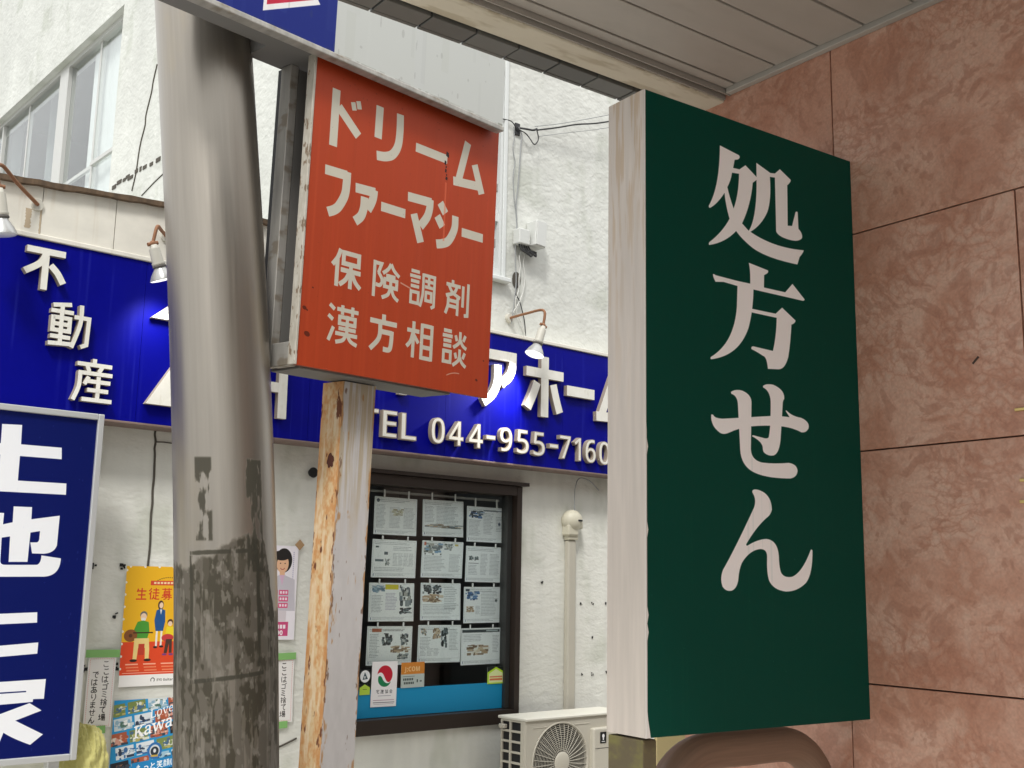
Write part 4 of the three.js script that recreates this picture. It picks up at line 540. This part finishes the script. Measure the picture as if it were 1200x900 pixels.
// ---------------------------------------------------------------- navy sign at the end of the street front
{
  const s = thing('navy_sign', 'tall navy blue upright sign with bold white characters in white frame', 'sign'); place(s, FACADE, [-3.022, 0.12, 0.3]);
  const w = 0.724, h0 = 0.7245, h1 = 2.1695, t = canvasTex(726, 1448, (x, W, H) => { x.fillStyle = '#06145a'; x.fillRect(0, 0, W, H); fillPaths(x, NAVY_PRINT, '#eeeff2'); speckle(x, W, H, 120, 'rgba(190,200,230,.10)', 1, 4, 2); });
  const face = new THREE.PlaneGeometry(w - 0.002, h1 - h0).translate(0, (h0 + h1) / 2, 0); mesh('face', face, phy({ map: t, roughness: 0.4, specularIntensity: 0.4 }), s);
  const fr = std({ color: new THREE.Color(0.62, 0.63, 0.63), roughness: 0.4, metalness: 0.4 });
  mesh('frame', merge([RB(-w / 2 - 0.002, -w / 2 + 0.024, h0, h1, -0.1, 0.014, 0.004), RB(w / 2 - 0.024, w / 2 + 0.002, h0, h1, -0.1, 0.014, 0.004), RB(-w / 2 + 0.025, w / 2 - 0.025, h1 - 0.026, h1, -0.1, 0.0135, 0.004), RB(-w / 2 + 0.025, w / 2 - 0.025, h0, h0 + 0.026, -0.1, 0.0135, 0.004)]), fr, s);
  mesh('back', B(-w / 2 + 0.003, w / 2 - 0.003, h0 + 0.004, h1 - 0.004, -0.09, -0.004), fr, s);
  for (const q of [-0.28, 0.26]) mesh('leg', RB(q, q + 0.05, 0, h0 - 0.001, -0.075, -0.025, 0.006), fr, s);
  // yellow net bundle behind its foot
  const g = new THREE.SphereGeometry(0.16, 120, 90), p = g.attributes.position; for (let i = 0; i < p.count; i++) { const a = V(p.getX(i), p.getY(i), p.getZ(i)), n = a.clone().normalize(), fold = Math.abs(fbm(n.x * 0.5 + 0.5, n.y * 0.3 + n.z * 0.2 + 0.5, 8, 7, 4, 801) - 0.5) * 2, k = 0.86 + 0.22 * fold + 0.14 * Math.abs(fbm(n.x * 0.5 + 0.5, n.y * 0.5 + 0.5, 22, 16, 3, 821) - 0.5) + 0.03 * Math.sin(n.x * 11 + n.z * 9 + 2 * Math.sin(n.y * 8)) + 0.05 * fbm(n.z * 0.5 + 0.5, n.y * 0.5 + 0.5, 30, 30, 2, 811); p.setXYZ(i, a.x * k * 0.66, a.y * k * 1.5, a.z * k * 0.8); } g.computeVertexNormals();
  const b = mesh('net_bundle', g, phy({ color: new THREE.Color(0.6, 0.56, 0.2), roughness: 0.85, transmission: 0.3, thickness: 0, bumpMap: stuccoBump, bumpScale: 0.004 })); tag(b, 'crumpled yellow net bundle hanging beside foot of the navy sign', 'net'); place(b, FACADE, [-2.575, 0.74, 0.16]);
}

// ---------------------------------------------------------------- steel street pole, slightly bent
{
  const axis = new THREE.CatmullRomCurve3([V(-0.885, -0.02, -3.95), V(-0.912, 0.5, -3.95), V(-0.94, 0.967, -3.95), V(-0.976, 1.532, -3.95), V(-1.026, 2.127, -3.95), V(-1.09, 2.755, -3.95), V(-1.147, 3.249, -3.95), V(-1.208, 3.765, -3.95), V(-1.3, 4.5, -3.95), V(-1.37, 5.05, -3.95)]);
  const TOP = 5.05, NR = 90, NA = 72, r = 0.175, pos = [], nor = [], uv = [], idx = [];
  for (let i = 0; i <= NR; i++) { const c = axis.getPoint(i / NR); for (let j = 0; j <= NA; j++) { const a = (j / NA - 0.5) * Math.PI * 2; pos.push(c.x + Math.sin(a) * r, c.y, c.z + Math.cos(a) * r); nor.push(Math.sin(a), 0, Math.cos(a)); uv.push(j / NA, c.y / TOP); } }
  for (let i = 0; i < NR; i++) for (let j = 0; j < NA; j++) { const a = i * (NA + 1) + j, b = a + NA + 1; idx.push(a, a + 1, b, a + 1, b + 1, b); }
  const g = new THREE.BufferGeometry(); g.setAttribute('position', new THREE.Float32BufferAttribute(pos, 3)); g.setAttribute('normal', new THREE.Float32BufferAttribute(nor, 3)); g.setAttribute('uv', new THREE.Float32BufferAttribute(uv, 2)); g.setIndex(idx);
  // grime, old tape outlines and drips on the steel: s runs round the pole (metres), y is height (metres)
  const edge = (x, a, b, w) => sm(a - w, a + w, x) * (1 - sm(b - w, b + w, x));
  const mask = (u, v) => {
    const s = (u - 0.5) * 2 * Math.PI * r - 0.046, y = v * TOP, n = fbm(u, v, 24, 90, 5, 901), n2 = fbm(u, v, 60, 60, 4, 921), st = fbm(u, v, 90, 12, 4, 941), j = (n - 0.5) * 0.05;
    const rim = 1.64 + 0.09 * sm(-0.15, 0.1, s) - 0.25 * sm(0.13, 0.2, s) + j * 1.6;
    const film = 1 - sm(rim - 0.012, rim + 0.012, y);                                   // glue field under the old notice
    const scrape = sm(0.5, 0.58, fbm(u, v, 40, 40, 4, 961) * 0.6 + st * 0.4) * (y < 1.56 ? 1 : 0.3);
    const tapeA = edge(s, -0.105, -0.045, 0.003) * edge(y, 1.72, 2.0, 0.004) * sm(0.47, 0.56, n2 * 0.6 + n * 0.4 + 0.28 * sm(1.9, 2.0, y)), tapeB = edge(s, 0.07, 0.135, 0.003) * edge(y, 1.62, 2.0, 0.004) * sm(0.36, 0.46, n2);
    const w = 0.0045 + 0.004 * (n2 - 0.5), ln = (d) => 1 - sm(w, w + 0.004, Math.abs(d));
    const box = Math.max(ln(s + 0.125) * edge(y, 1.27, 1.67, 0.003), ln(s - 0.11) * edge(y, 1.31, 1.69, 0.003), ln(y - 1.685 - s * 0.06) * edge(s, -0.13, 0.115, 0.003), ln(y - 1.275 - s * 0.12) * edge(s, -0.13, 0.13, 0.003)) * sm(0.25, 0.4, n2);
    const drip = sm(0.62, 0.7, st) * sm(0.5, 0.6, n) * 0.5;
    return { film: film * (0.62 + 0.38 * (1 - scrape)), scrape: film * scrape, tape: clamp(Math.max(tapeA, tapeB, box)), drip, n, n2, st, y };
  };
  const W = 768, H = 2048, col = new Uint8Array(W * H * 4), orm = new Uint8Array(W * H * 4);
  for (let j = 0; j < H; j++) for (let i = 0; i < W; i++) {
    const u = (i + 0.5) / W, v = (j + 0.5) / H, m = mask(u, v), o = (j * W + i) * 4, k = 0.95 + 0.1 * m.st;
    let c = [160 * k, 153 * k, 143 * k]; c = mix3(c, [178, 162, 132], sm(0.58, 0.76, fbm(u, v, 9, 14, 4, 981)) * 0.16); const blot = sm(0.47, 0.55, fbm(u, v, 30, 110, 4, 991) * 0.5 + fbm(u, v, 56, 34, 4, 995) * 0.5), fleck = sm(0.66, 0.72, fbm(u, v, 70, 150, 3, 997)); c = mix3(c, mix3([90, 84, 74], [60, 55, 43], blot), clamp(m.film * 0.96)); c = mix3(c, [116, 110, 101], m.scrape * 0.5 * (1 - blot * 0.5)); c = mix3(c, [140, 135, 126], fleck * m.film * 0.5); c = mix3(c, [52, 49, 38], m.tape * 0.85);
    const pit = 1; col[o] = c[0] * pit; col[o + 1] = c[1] * pit; col[o + 2] = c[2] * pit; col[o + 3] = 255;
    const dirt = clamp(m.film * 0.85 + m.tape); orm[o] = 255; orm[o + 1] = 255 * clamp(0.36 + 0.12 * (m.st - 0.5) + 0.4 * dirt); orm[o + 2] = 255 * clamp(0.85 - 0.62 * dirt); orm[o + 3] = 255;
  }
  const mk = (d, s) => { const t = new THREE.DataTexture(d, W, H); t.wrapS = THREE.RepeatWrapping; t.magFilter = THREE.LinearFilter; if (s) t.colorSpace = THREE.SRGBColorSpace; t.needsUpdate = true; return t; };
  const t2 = mk(orm, false), pole = tag(mesh('steel_pole', g, std({ map: mk(col, true), roughnessMap: t2, metalnessMap: t2, metalness: 1, roughness: 1 })), 'thick grey steel street pole stained with old glue and tape marks', 'pole');
  pole.castShadow = true;
}

// ---------------------------------------------------------------- orange pharmacy sign on its rusty post
{
  const base = [0.38, -3.42, -0.16], s = thing('pharmacy_sign', 'orange pharmacy sign with cream Japanese lettering on a rusty square post', 'sign'); place(s, ORANGE, base);
  const put = (name, geo, m, parent = s) => mesh(name, geo.translate(-base[0], -base[1], -base[2]), m, parent);
  const w = 0.997, h = 1.1815;
  const t = canvasTex(1595, 1890, (x, W, H) => {
    x.fillStyle = '#ab3f1e'; x.fillRect(0, 0, W, H);
    for (let i = 0; i < 160; i++) { x.fillStyle = `rgba(${rnd() < 0.5 ? '120,30,14' : '226,96,60'},${rr(0.02, 0.055)})`; x.fillRect(rnd() * W, rnd() * H * 0.7, rr(2, 26), rr(200, H)); }
    const cream = '#c6c0b0'; x.lineCap = 'butt'; x.lineJoin = 'miter'; x.strokeStyle = cream;
    for (const [k, p] of KANA_STROKES) { x.lineWidth = k === 2 ? 36 : 60; x.beginPath(); strokePath((k === 1 ? '~' : '') + p).forEach(([a, b], i) => x[i ? 'lineTo' : 'moveTo'](a, b)); x.stroke(); }
    for (const [c, a, b] of ORANGE_CELLS) ink(x, c, a - 114, b - 117, 228, 234, cream, 1.06);
    // torn spots and scratches in the film
    x.fillStyle = '#241310'; for (const [a, b, c, d] of [[1100, 285, 22, 40], [1112, 300, 14, 26], [1088, 350, 16, 34], [1100, 385, 9, 18], [1096, 405, 14, 30], [1108, 440, 8, 14], [1104, 458, 18, 26]]) { x.beginPath(); x.moveTo(a, b); x.lineTo(a + c, b + d * 0.2); x.lineTo(a + c * 0.8, b + d); x.lineTo(a - 3, b + d * 0.8); x.fill(); }
    x.strokeStyle = 'rgba(214,190,175,.6)'; x.lineWidth = 9; x.beginPath(); x.moveTo(757, 1254); x.lineTo(850, 1275); x.stroke(); x.lineWidth = 7; x.beginPath(); x.moveTo(1198, 1785); x.quadraticCurveTo(1255, 1755, 1316, 1760); x.stroke();
    x.strokeStyle = 'rgba(222,110,78,.5)'; x.lineWidth = 16; x.beginPath(); x.moveTo(1108, 500); x.lineTo(1112, 900); x.stroke();
    speckle(x, W, H, 220, 'rgba(60,20,10,.22)', 1, 4); speckle(x, W, 200, 40, 'rgba(50,18,10,.25)', 2, 7); for (const [a, b, q] of [[30, 1550, 16], [60, 1700, 22], [50, 1560, 8], [1480, 1780, 12], [80, 1420, 7], [1540, 1640, 8]]) { x.fillStyle = 'rgba(50,20,12,.6)'; x.beginPath(); x.ellipse(a, b, q, q * 0.7, 0.3, 0, 7); x.fill(); }
  });
  const faceMat = phy({ map: t, roughness: 0.5, specularIntensity: 0.5, bumpMap: grey(256, 256, (u, v) => fbm(u, v, 10, 3, 3, 1001), 1), bumpScale: 0.003 });
  const edgeMat = std({ color: new THREE.Color(0.3, 0.06, 0.025), roughness: 0.6 });
  { const g = new THREE.BoxGeometry(w, h, 0.02).translate(w / 2, -h / 2, -0.01); put('face', g, [edgeMat, edgeMat, edgeMat, edgeMat, faceMat, edgeMat]); }
  const worn = std({ map: tex(128, 512, (u, v) => { const d = sm(0.62, 0.7, fbm(u, v, 8, 40, 4, 1021)), n = fbm(u, v, 6, 30, 4, 1041); return mix3([206 - 40 * n, 201 - 42 * n, 190 - 46 * n], [92, 66, 44], d * d * 0.6); }, true, 0.12, 1.3), roughness: 0.6 });
  put('edge_strip', RB(-0.012, -0.001, -h, 0, -0.04, 0.004, 0.003), worn);
  // hollow left side of the box: recess steel darkened to carry shade, between two metal angles
  put('box_core', B(0.13, 0.76, -h + 0.035, -0.002, -0.235, -0.022), greyPaint);
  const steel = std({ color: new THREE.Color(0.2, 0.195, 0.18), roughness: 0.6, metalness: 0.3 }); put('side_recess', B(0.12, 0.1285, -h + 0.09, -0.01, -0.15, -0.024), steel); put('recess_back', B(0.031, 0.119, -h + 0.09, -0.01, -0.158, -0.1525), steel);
  put('back_angle', RB(-0.008, 0.03, -h + 0.002, 0, -0.215, -0.152, 0.004), aluMat); put('back_strip', B(0.004, 0.03, -h + 0.01, 0, -0.25, -0.217), darkMetal);
  put('bottom_frame', RB(-0.008, 0.03, -h, -h + 0.088, -0.15, -0.042, 0.004), aluMat);
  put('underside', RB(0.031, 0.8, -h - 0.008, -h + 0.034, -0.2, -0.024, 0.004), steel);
  for (const q of [-0.25, -0.5]) put('hinge', RB(w + 0.001, w + 0.014, q - 0.02, q + 0.02, -0.018, -0.004, 0.003), aluMat);
  const rustFace = std({ roughness: 0.85, map: tex(256, 1024, (u, v) => {
    const st = fbm(u, v, 7, 5, 4, 1101), n = fbm(u, v, 10, 130, 5, 1121), e = Math.max(sm(0.74, 1, u), 1 - sm(0, 0.1, u)), flake = sm(0.7, 0.77, fbm(u, v, 5, 40, 5, 1141) + e * 0.1 + 0.1 * sm(0.75, 0.95, v) - 0.03); let c = mix3([214, 188, 146], [202, 148, 94], sm(0.32, 0.68, st * 0.3 + n * 0.7)); c = mix3(c, [190, 124, 66], (1 - sm(0.0, 0.35, u)) * 0.35 + sm(0.75, 1, u) * 0.4); c = mix3(c, [226, 210, 180], sm(0.52, 0.7, fbm(u, v, 4, 14, 5, 1161)) * 0.7); c = mix3(c, [94, 46, 24], flake * 0.85);
    return c; }, true, 0.13, 2.4) });
  const paintFace = std({ roughness: 0.75, map: tex(256, 1024, (u, v) => {
    const n = fbm(u, v, 8, 40, 5, 1201), st = fbm(u, v, 12, 6, 5, 1221), e = Math.max(1 - sm(0.0, 0.14, u), sm(0.9, 1, u)), rust = sm(0.64, 0.76, fbm(u, v, 8, 30, 4, 1241) + e * 0.26 - 0.08), run = sm(0.42, 0.62, st) * sm(0.72, 0.9, v + 0.12 * n); let c = [194 + 14 * n, 190 + 14 * n, 188 + 14 * n]; c = mix3(c, [172, 150, 112], run * 0.6); c = mix3(c, [178, 126, 74], rust * 0.75); c = mix3(c, [96, 60, 36], sm(0.82, 0.88, fbm(u, v, 12, 50, 4, 1261) + e * 0.24) * 0.6);
    return c; }, true, 0.163, 2.3) });
  { const g = new THREE.BoxGeometry(0.163, 2.22, 0.125), p = g.attributes.position, uvA = g.attributes.uv; for (let i = 0; i < p.count; i++) uvA.setXY(i, uvA.getX(i) * (i < 8 ? 0.13 : 0.163), uvA.getY(i) * 2.2); g.translate(0.3815, -1.194 - 1.11, -0.1635); put('post', g, [rustFace, rustFace, paintFace, paintFace, paintFace, paintFace]).userData.label = 'square steel post, one face rusted orange, one pale grey paint'; }
  { const g = new THREE.CircleGeometry(0.022, 18), p = g.attributes.position; for (let i = 1; i < p.count; i++) { const k = rr(0.75, 1.15); p.setXY(i, p.getX(i) * k, p.getY(i) * k * 1.3); } put('rust_blister', g.rotateY(-Math.PI / 2).translate(0.2985, -1.5, -0.15), std({ color: new THREE.Color(0.1, 0.03, 0.018), roughness: 0.95 })); }
  put('base_plate', B(0.26, 0.5, -3.42, -3.405, -0.28, -0.05), greyPaint);
}
// ---------------------------------------------------------------- wide box sign fixed over the orange one
{
  const base = [0.38, 0.0, -0.1], s = thing('upper_sign_box', 'wide grey and blue box sign with metal edge above orange sign', 'sign'); place(s, ORANGE, base);
  const put = (name, geo, m) => mesh(name, geo.translate(-base[0], -base[1], -base[2]), m, s);
  const t = canvasTex(1400, 1000, (x, W, H) => { // 1.96 m by 1.4 m, 714 px per metre, left end at -1
    const X = (q) => (q + 1.0) * 714, Y = (q) => H - (q + 0.026) * 714;
    x.fillStyle = '#c2c4bf'; x.fillRect(0, 0, W, H); x.fillStyle = '#142477'; x.fillRect(0, 0, X(0.033), H);
    const pg = (c, p) => { x.fillStyle = c; x.beginPath(); p.forEach(([a, b], i) => x[i ? 'lineTo' : 'moveTo'](X(a), Y(b))); x.fill(); };
    pg('#e9e6e4', [[-0.29, 0.039], [-0.045, 0.159], [-0.12, 0.25], [-0.12, 0.6], [-0.285, 0.52]]); pg('#c02540', [[-0.276, 0.068], [-0.076, 0.166], [-0.14, 0.24], [-0.14, 0.57], [-0.272, 0.5]]);
    for (let i = 0; i < 60; i++) { x.fillStyle = `rgba(${rnd() < 0.6 ? '120,122,116' : '220,222,218'},${rr(0.015, 0.06)})`; x.fillRect(rnd() * W, H * rr(0.3, 0.9), rr(3, 40), H * rr(0.1, 0.4)); }
    speckle(x, W, H, 260, 'rgba(90,92,84,.16)', 1, 6, 2.4); for (let i = 0; i < 300; i++) { x.fillStyle = `rgba(74,72,56,${rr(0.05, 0.22)})`; x.fillRect(rnd() * W, H - rr(0, 26), rr(6, 60), rr(3, 16)); }
  });
  const g = new THREE.BoxGeometry(1.597, 1.374, 0.158).translate(0.1585, 0.687, -0.021), dull = std({ color: new THREE.Color(0.2, 0.195, 0.185), roughness: 0.8 }), front = phy({ map: t, roughness: 0.5, specularIntensity: 0.4 });  // body grey kept dark so its colour carries the underside's shade
  { const p = g.attributes.position, u = g.attributes.uv; for (let i = 0; i < p.count; i++) u.setXY(i, (p.getX(i) + 1.0) / 1.9608, (p.getY(i) + 0.026) / 1.4006); }
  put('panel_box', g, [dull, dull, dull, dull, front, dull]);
  put('metal_edge', RB(-0.642, 0.96, -0.024, -0.001, 0.02, 0.066, 0.005, 3), aluMat);
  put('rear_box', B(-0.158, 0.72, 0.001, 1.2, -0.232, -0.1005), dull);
}

// ---------------------------------------------------------------- marble clad building with its canopy
{
  const s = thing('marble_building', 'building clad in pink brown marble slabs under the canopy', 'building'); place(s, MARBLE);
  const bed = std({ color: new THREE.Color(0.07, 0.045, 0.035), roughness: 1 });
  mesh('backing', B(-0.63, 7, 0, 3.15, -0.4, -0.034), bed, s);
  const tiled = std({ color: new THREE.Color(0.3, 0.22, 0.18), roughness: 0.6 }); mesh('wall', B(-0.6, 7, 0, 3.9, -9, -0.402), tiled, s); mesh('wall', B(-0.6, 7, 3.56, 3.9, -0.4, -0.03), tiled, s);  // unseen rear mass, added to darken window reflections and block sky
  for (const z of [-3.2, -6.2]) { const g = mesh('added_shop_window', B(-0.66, -0.602, 0.5, 2.6, z, z + 2.2), brownFrame, s); mesh('pane', B(-0.668, -0.662, 0.58, 2.52, z + 0.08, z + 2.12), phy({ color: new THREE.Color(0.06, 0.065, 0.065), roughness: 0.05 }), g); }  // unseen dark windows, added for the same reflection
  const rows = [[3.12, 2.5295, [-0.053, 0.95, 1.95, 2.95]], [2.5295, 1.949, [-0.55, 0.452, 1.45, 2.45]], [1.949, 1.3684, [-0.55, 0.458, 1.45, 2.45]], [1.3684, 0.788, [-0.055, 0.95, 1.95, 2.95]], [0.788, 0.2075, [-0.55, 0.45, 1.45, 2.45]], [0.2075, 0, [-0.055, 0.95, 1.95, 2.95]]];
  for (const [y1, y0, cuts] of rows) { let a = -0.64; for (const b of [...cuts, 3.95, 5, 6, 7]) { if (b <= a + 0.02) continue; const g = new RoundedBoxGeometry(b - a - 0.0036, y1 - y0 - 0.0036, 0.03, 1, 0.0015).translate((a + b) / 2, (y0 + y1) / 2, -0.015 + rr(-0.0008, 0.0008)); mesh('slab', uvm(g, rr(0, 5), rr(0, 5)), marbleMats[Math.floor(rnd() * 3)], s); a = b; } }
  for (const [x, y, l, t] of [[0.3318, 2.0585, 0.011, 0.75]]) mesh('chip', B(-l, l, -0.0025, 0.0025, -0.0003, 0.0007).rotateZ(t).translate(x, y + 0.08, 0.0006), bed, s);
  const brass = std({ color: new THREE.Color(0.75, 0.56, 0.22), roughness: 0.3, metalness: 0.9 }), br = thing('brass_strips', 'thin brass strips standing in for gold marks on the marble wall', 'trim'); place(br, MARBLE, [0.6, 1.9, 0]);  // guessed strips, stand-ins for small gold marks on the stone
  for (const [x, y] of [[-0.178, 0.109], [-0.176, -0.052], [-0.179, -0.1]]) mesh('strip', RB(x, 0.3, y - 0.0035, y + 0.0035, 0.0, 0.005, 0.001), brass, br);

  const c = thing('canopy', 'grey panelled canopy ceiling over the marble wall', 'canopy'); place(c, MARBLE, [0, 3.0, 0]);
  const put = (n, g, m) => mesh(n, g.translate(0, -3.0, 0), m, c);
  const boardMat = [0, 1, 2].map((i) => std({ map: tex(128, 256, (u, v) => { const n = fbm(u, v, 10, 5, 4, 1301 + i * 20), st = sm(0.6, 0.8, fbm(u, v, 5, 7, 4, 1371 + i)) * 0.1; return [158 + 12 * n - 60 * st, 153 + 12 * n - 64 * st, 145 + 12 * n - 70 * st]; }, true, 0.6, 1.4), roughness: 0.5 }));
  const bandMat = std({ map: tex(256, 256, (u, v) => { const n = fbm(u, v, 12, 6, 4, 1401), d = sm(0.55, 0.7, fbm(u, v, 20, 5, 4, 1421)); return mix3([196 + 14 * n, 190 + 14 * n, 172 + 14 * n], [150, 138, 112], d * 0.4); }, true, 0.7), roughness: 0.85 });
  const tileMats = [0.1, 0.115, 0.13].map((k) => std({ color: new THREE.Color(k, k * 1.02, k * 0.93), roughness: 0.45 })), gap = std({ color: new THREE.Color(0.03, 0.027, 0.024), roughness: 1 });
  const ZE = 1.75; put('roof_slab', B(-0.62, 7, 3.16, 3.55, -0.4005, ZE), greyPaint);
  put('void', B(-0.45, 7, 3.125, 3.158, 0.0, ZE), gap);
  put('ceiling_board', RB(-0.418, -0.381, 3.087, 3.11, 0.026, ZE, 0.002, 1), boardMat[0]);
  for (let i = 0; i < 46; i++) { const a = -0.377 + i * 0.1523; put('ceiling_board', uvm(RB(a + 0.004, a + 0.1523 - 0.0035, 3.087 + rr(-0.0006, 0.0006), 3.11, 0.026, ZE, 0.0025, 1), rr(0, 3), rr(0, 3)), boardMat[i % 3]); }
  put('wall_trim', RB(-0.42, 7, 3.072, 3.1, 0.001, 0.024, 0.004), boardMat[1]);
  put('channel', merge([B(-0.446, -0.442, 3.066, 3.12, 0, ZE), B(-0.442, -0.425, 3.1, 3.104, 0, ZE), B(-0.425, -0.4215, 3.072, 3.12, 0, ZE)]), boardMat[2]);
  put('edge_band', RB(-0.544, -0.448, 3.06, 3.15, -0.02, ZE, 0.006), bandMat);
  put('tile_bed', B(-0.612, -0.546, 3.07, 3.155, -0.02, ZE), gap);
  for (let z = -0.01, i = 0; z < ZE - 0.14; z += 0.1432, i++) put('soffit_tile', RB(-0.618, -0.553, 3.055 + rr(-0.001, 0.001), 3.069, z + 0.0025, z + 0.1405, 0.002, 1), tileMats[i % 3]);
  for (let z = -0.01, i = 0; z < ZE - 0.14; z += 0.1432, i++) for (let k = 0; k < 6; k++) put('facing_tile', RB(-0.634, -0.6205, 3.055 + k * 0.08, 3.132 + k * 0.08, z + 0.0025, z + 0.1405, 0.002, 1), tileMats[(i + k) % 3]);
}

// ---------------------------------------------------------------- green prescription sign
{
  const s = thing('prescription_sign', 'tall dark green box sign with cream brush style characters', 'sign'); place(s, GREEN, [0.74, 1.283, -0.06]);
  const put = (n, g, m) => mesh(n, g.translate(-0.74, -1.283, 0.06), m, s);
  const t = canvasTex(1035, 2034, (x, W, H) => { x.fillStyle = '#004236'; x.fillRect(0, 0, W, H); fillPaths(x, GREEN_PRINT, '#f7f5f4'); x.strokeStyle = '#f7f5f4'; x.lineWidth = 2; speckle(x, W, H, 60, 'rgba(190,210,195,.14)', 0.6, 2.2); for (let i = 0; i < 26; i++) { x.fillStyle = 'rgba(30,110,76,.05)'; x.fillRect(rnd() * W, rnd() * H, rr(2, 10), rr(100, 700)); } });
  const face = phy({ map: t, roughness: 0.5, specularIntensity: 0.25 }), body = std({ color: new THREE.Color(0.5, 0.47, 0.43), roughness: 0.5 });
  put('face', new THREE.PlaneGeometry(0.7375, 1.45).translate(0.7375 / 2 + 0.0012, 2.0087, 0.0004), face);
  const sideTex = tex(128, 1024, (u, v) => { const st = fbm(u, v, 10, 7, 5, 1501), run = sm(0.5, 0.64, fbm(u + 0.03 * fbm(u, v, 2, 12, 2, 1531), v, 12, 9, 4, 1521)) * sm(0.45, 0.95, v + 0.25 * (st - 0.5)), k = 0.94 + 0.12 * st; return mix3([198 * k, 188 * k, 178 * k], [168, 136, 98], run * 0.4); }, true, 0.13, 1.46);
  const sideMat = std({ map: sideTex, roughness: 0.5, metalness: 0.15 });
  put('side', uvm(new THREE.BoxGeometry(0.005, 1.452, 0.127).translate(0.0025, 2.009, -0.0645), 0.129, -1.283), sideMat);
  put('body', RB(0.006, 0.7385, 1.2835, 2.734, -0.128, -0.0008, 0.0015), body);
  { // chipped white edge of the face sheet
    const pts = [], L = []; for (let i = 0; i <= 80; i++) { const y = 1.2835 + 1.45 * i / 80, w = (y < 1.95 ? 0.0024 : 0.0012) + (rnd() < 0.12 && y < 1.95 ? 0.004 : 0) + (y < 1.33 ? 0.010 * (1.33 - y) / 0.05 : 0); pts.push([w + 0.0005, y]); L.unshift([-0.0008, y]); }
    put('edge_chip', extr(poly([...pts, ...L]), 0.0012, 0.0), std({ color: new THREE.Color(0.72, 0.7, 0.66), roughness: 0.6 }));
  }
  // mossy stand below the sign's outer edge
  const st = thing('sign_stand', 'olive stained metal stand under the green sign', 'stand'); place(st, GREEN, [0.02, 0, -0.065]);
  mesh('panel', RB(-0.018, 0.022, 0.02, 1.278, -0.062, 0.052, 0.004), std({ roughness: 0.9, map: tex(128, 256, (u, v) => { const n = fbm(u, v, 6, 9, 5, 1601); return mix3([94, 84, 62], [112, 106, 62], sm(0.35, 0.68, n)); }, true, 0.3) }), st); mesh('foot', B(-0.05, 0.06, 0.006, 0.02, -0.09, 0.09), greyPaint, st);
}
// ---------------------------------------------------------------- brown hoop barrier and a yellow board below the sign
{
  const hp = thing('hoop_barrier', 'brown painted steel hoop barrier under the green sign', 'barrier'); place(hp, GREEN, [0.4, 0, -0.105]);
  const brown = std({ map: tex(256, 256, (u, v) => { const n = fbm(u, v, 10, 30, 4, 1701); return mix3([108, 87, 72], [132, 106, 88], n); }, true, 0.4), roughness: 0.45 });
  const a = -0.27, b = 0.275, t = 1.2255, r = 0.15, path = new THREE.CurvePath(); const arc = (x, y, a0, a1) => { const p = []; for (let i = 0; i <= 8; i++) { const q = a0 + (a1 - a0) * i / 8; p.push(V(x + r * Math.cos(q), y + r * Math.sin(q), 0)); } return p; };
  const pts = [V(a, 0.006), V(a, 0.5), ...arc(a + r, t - r, Math.PI, Math.PI / 2), V((a + b) / 2, t, 0), ...arc(b - r, t - r, Math.PI / 2, 0), V(b, 0.5), V(b, 0.006)];
  mesh('hoop', new THREE.TubeGeometry(new THREE.CatmullRomCurve3(pts, false, 'centripetal'), 160, 0.041, 24), brown, hp);
  const yb = thing('yellow_board', 'pale yellow board standing behind the brown hoop barrier', 'board'); yb.position.set(0.655, 0, -4.577); yb.rotation.y = 0.2;
  const ym = std({ color: new THREE.Color(0.9, 0.75, 0.38), roughness: 0.6 }); mesh('panel', RB(-0.07, 0.1, 0.1, 1.16, -0.015, 0.015, 0.005), ym, yb); for (const q of [-0.06, 0.07]) mesh('leg', B(q, q + 0.02, 0.006, 0.099, -0.06, 0.06), darkMetal, yb);
}

scene.traverse((o) => { if (o.isMesh) { o.castShadow = true; o.receiveShadow = true; } });
renderer.render(scene, camera);
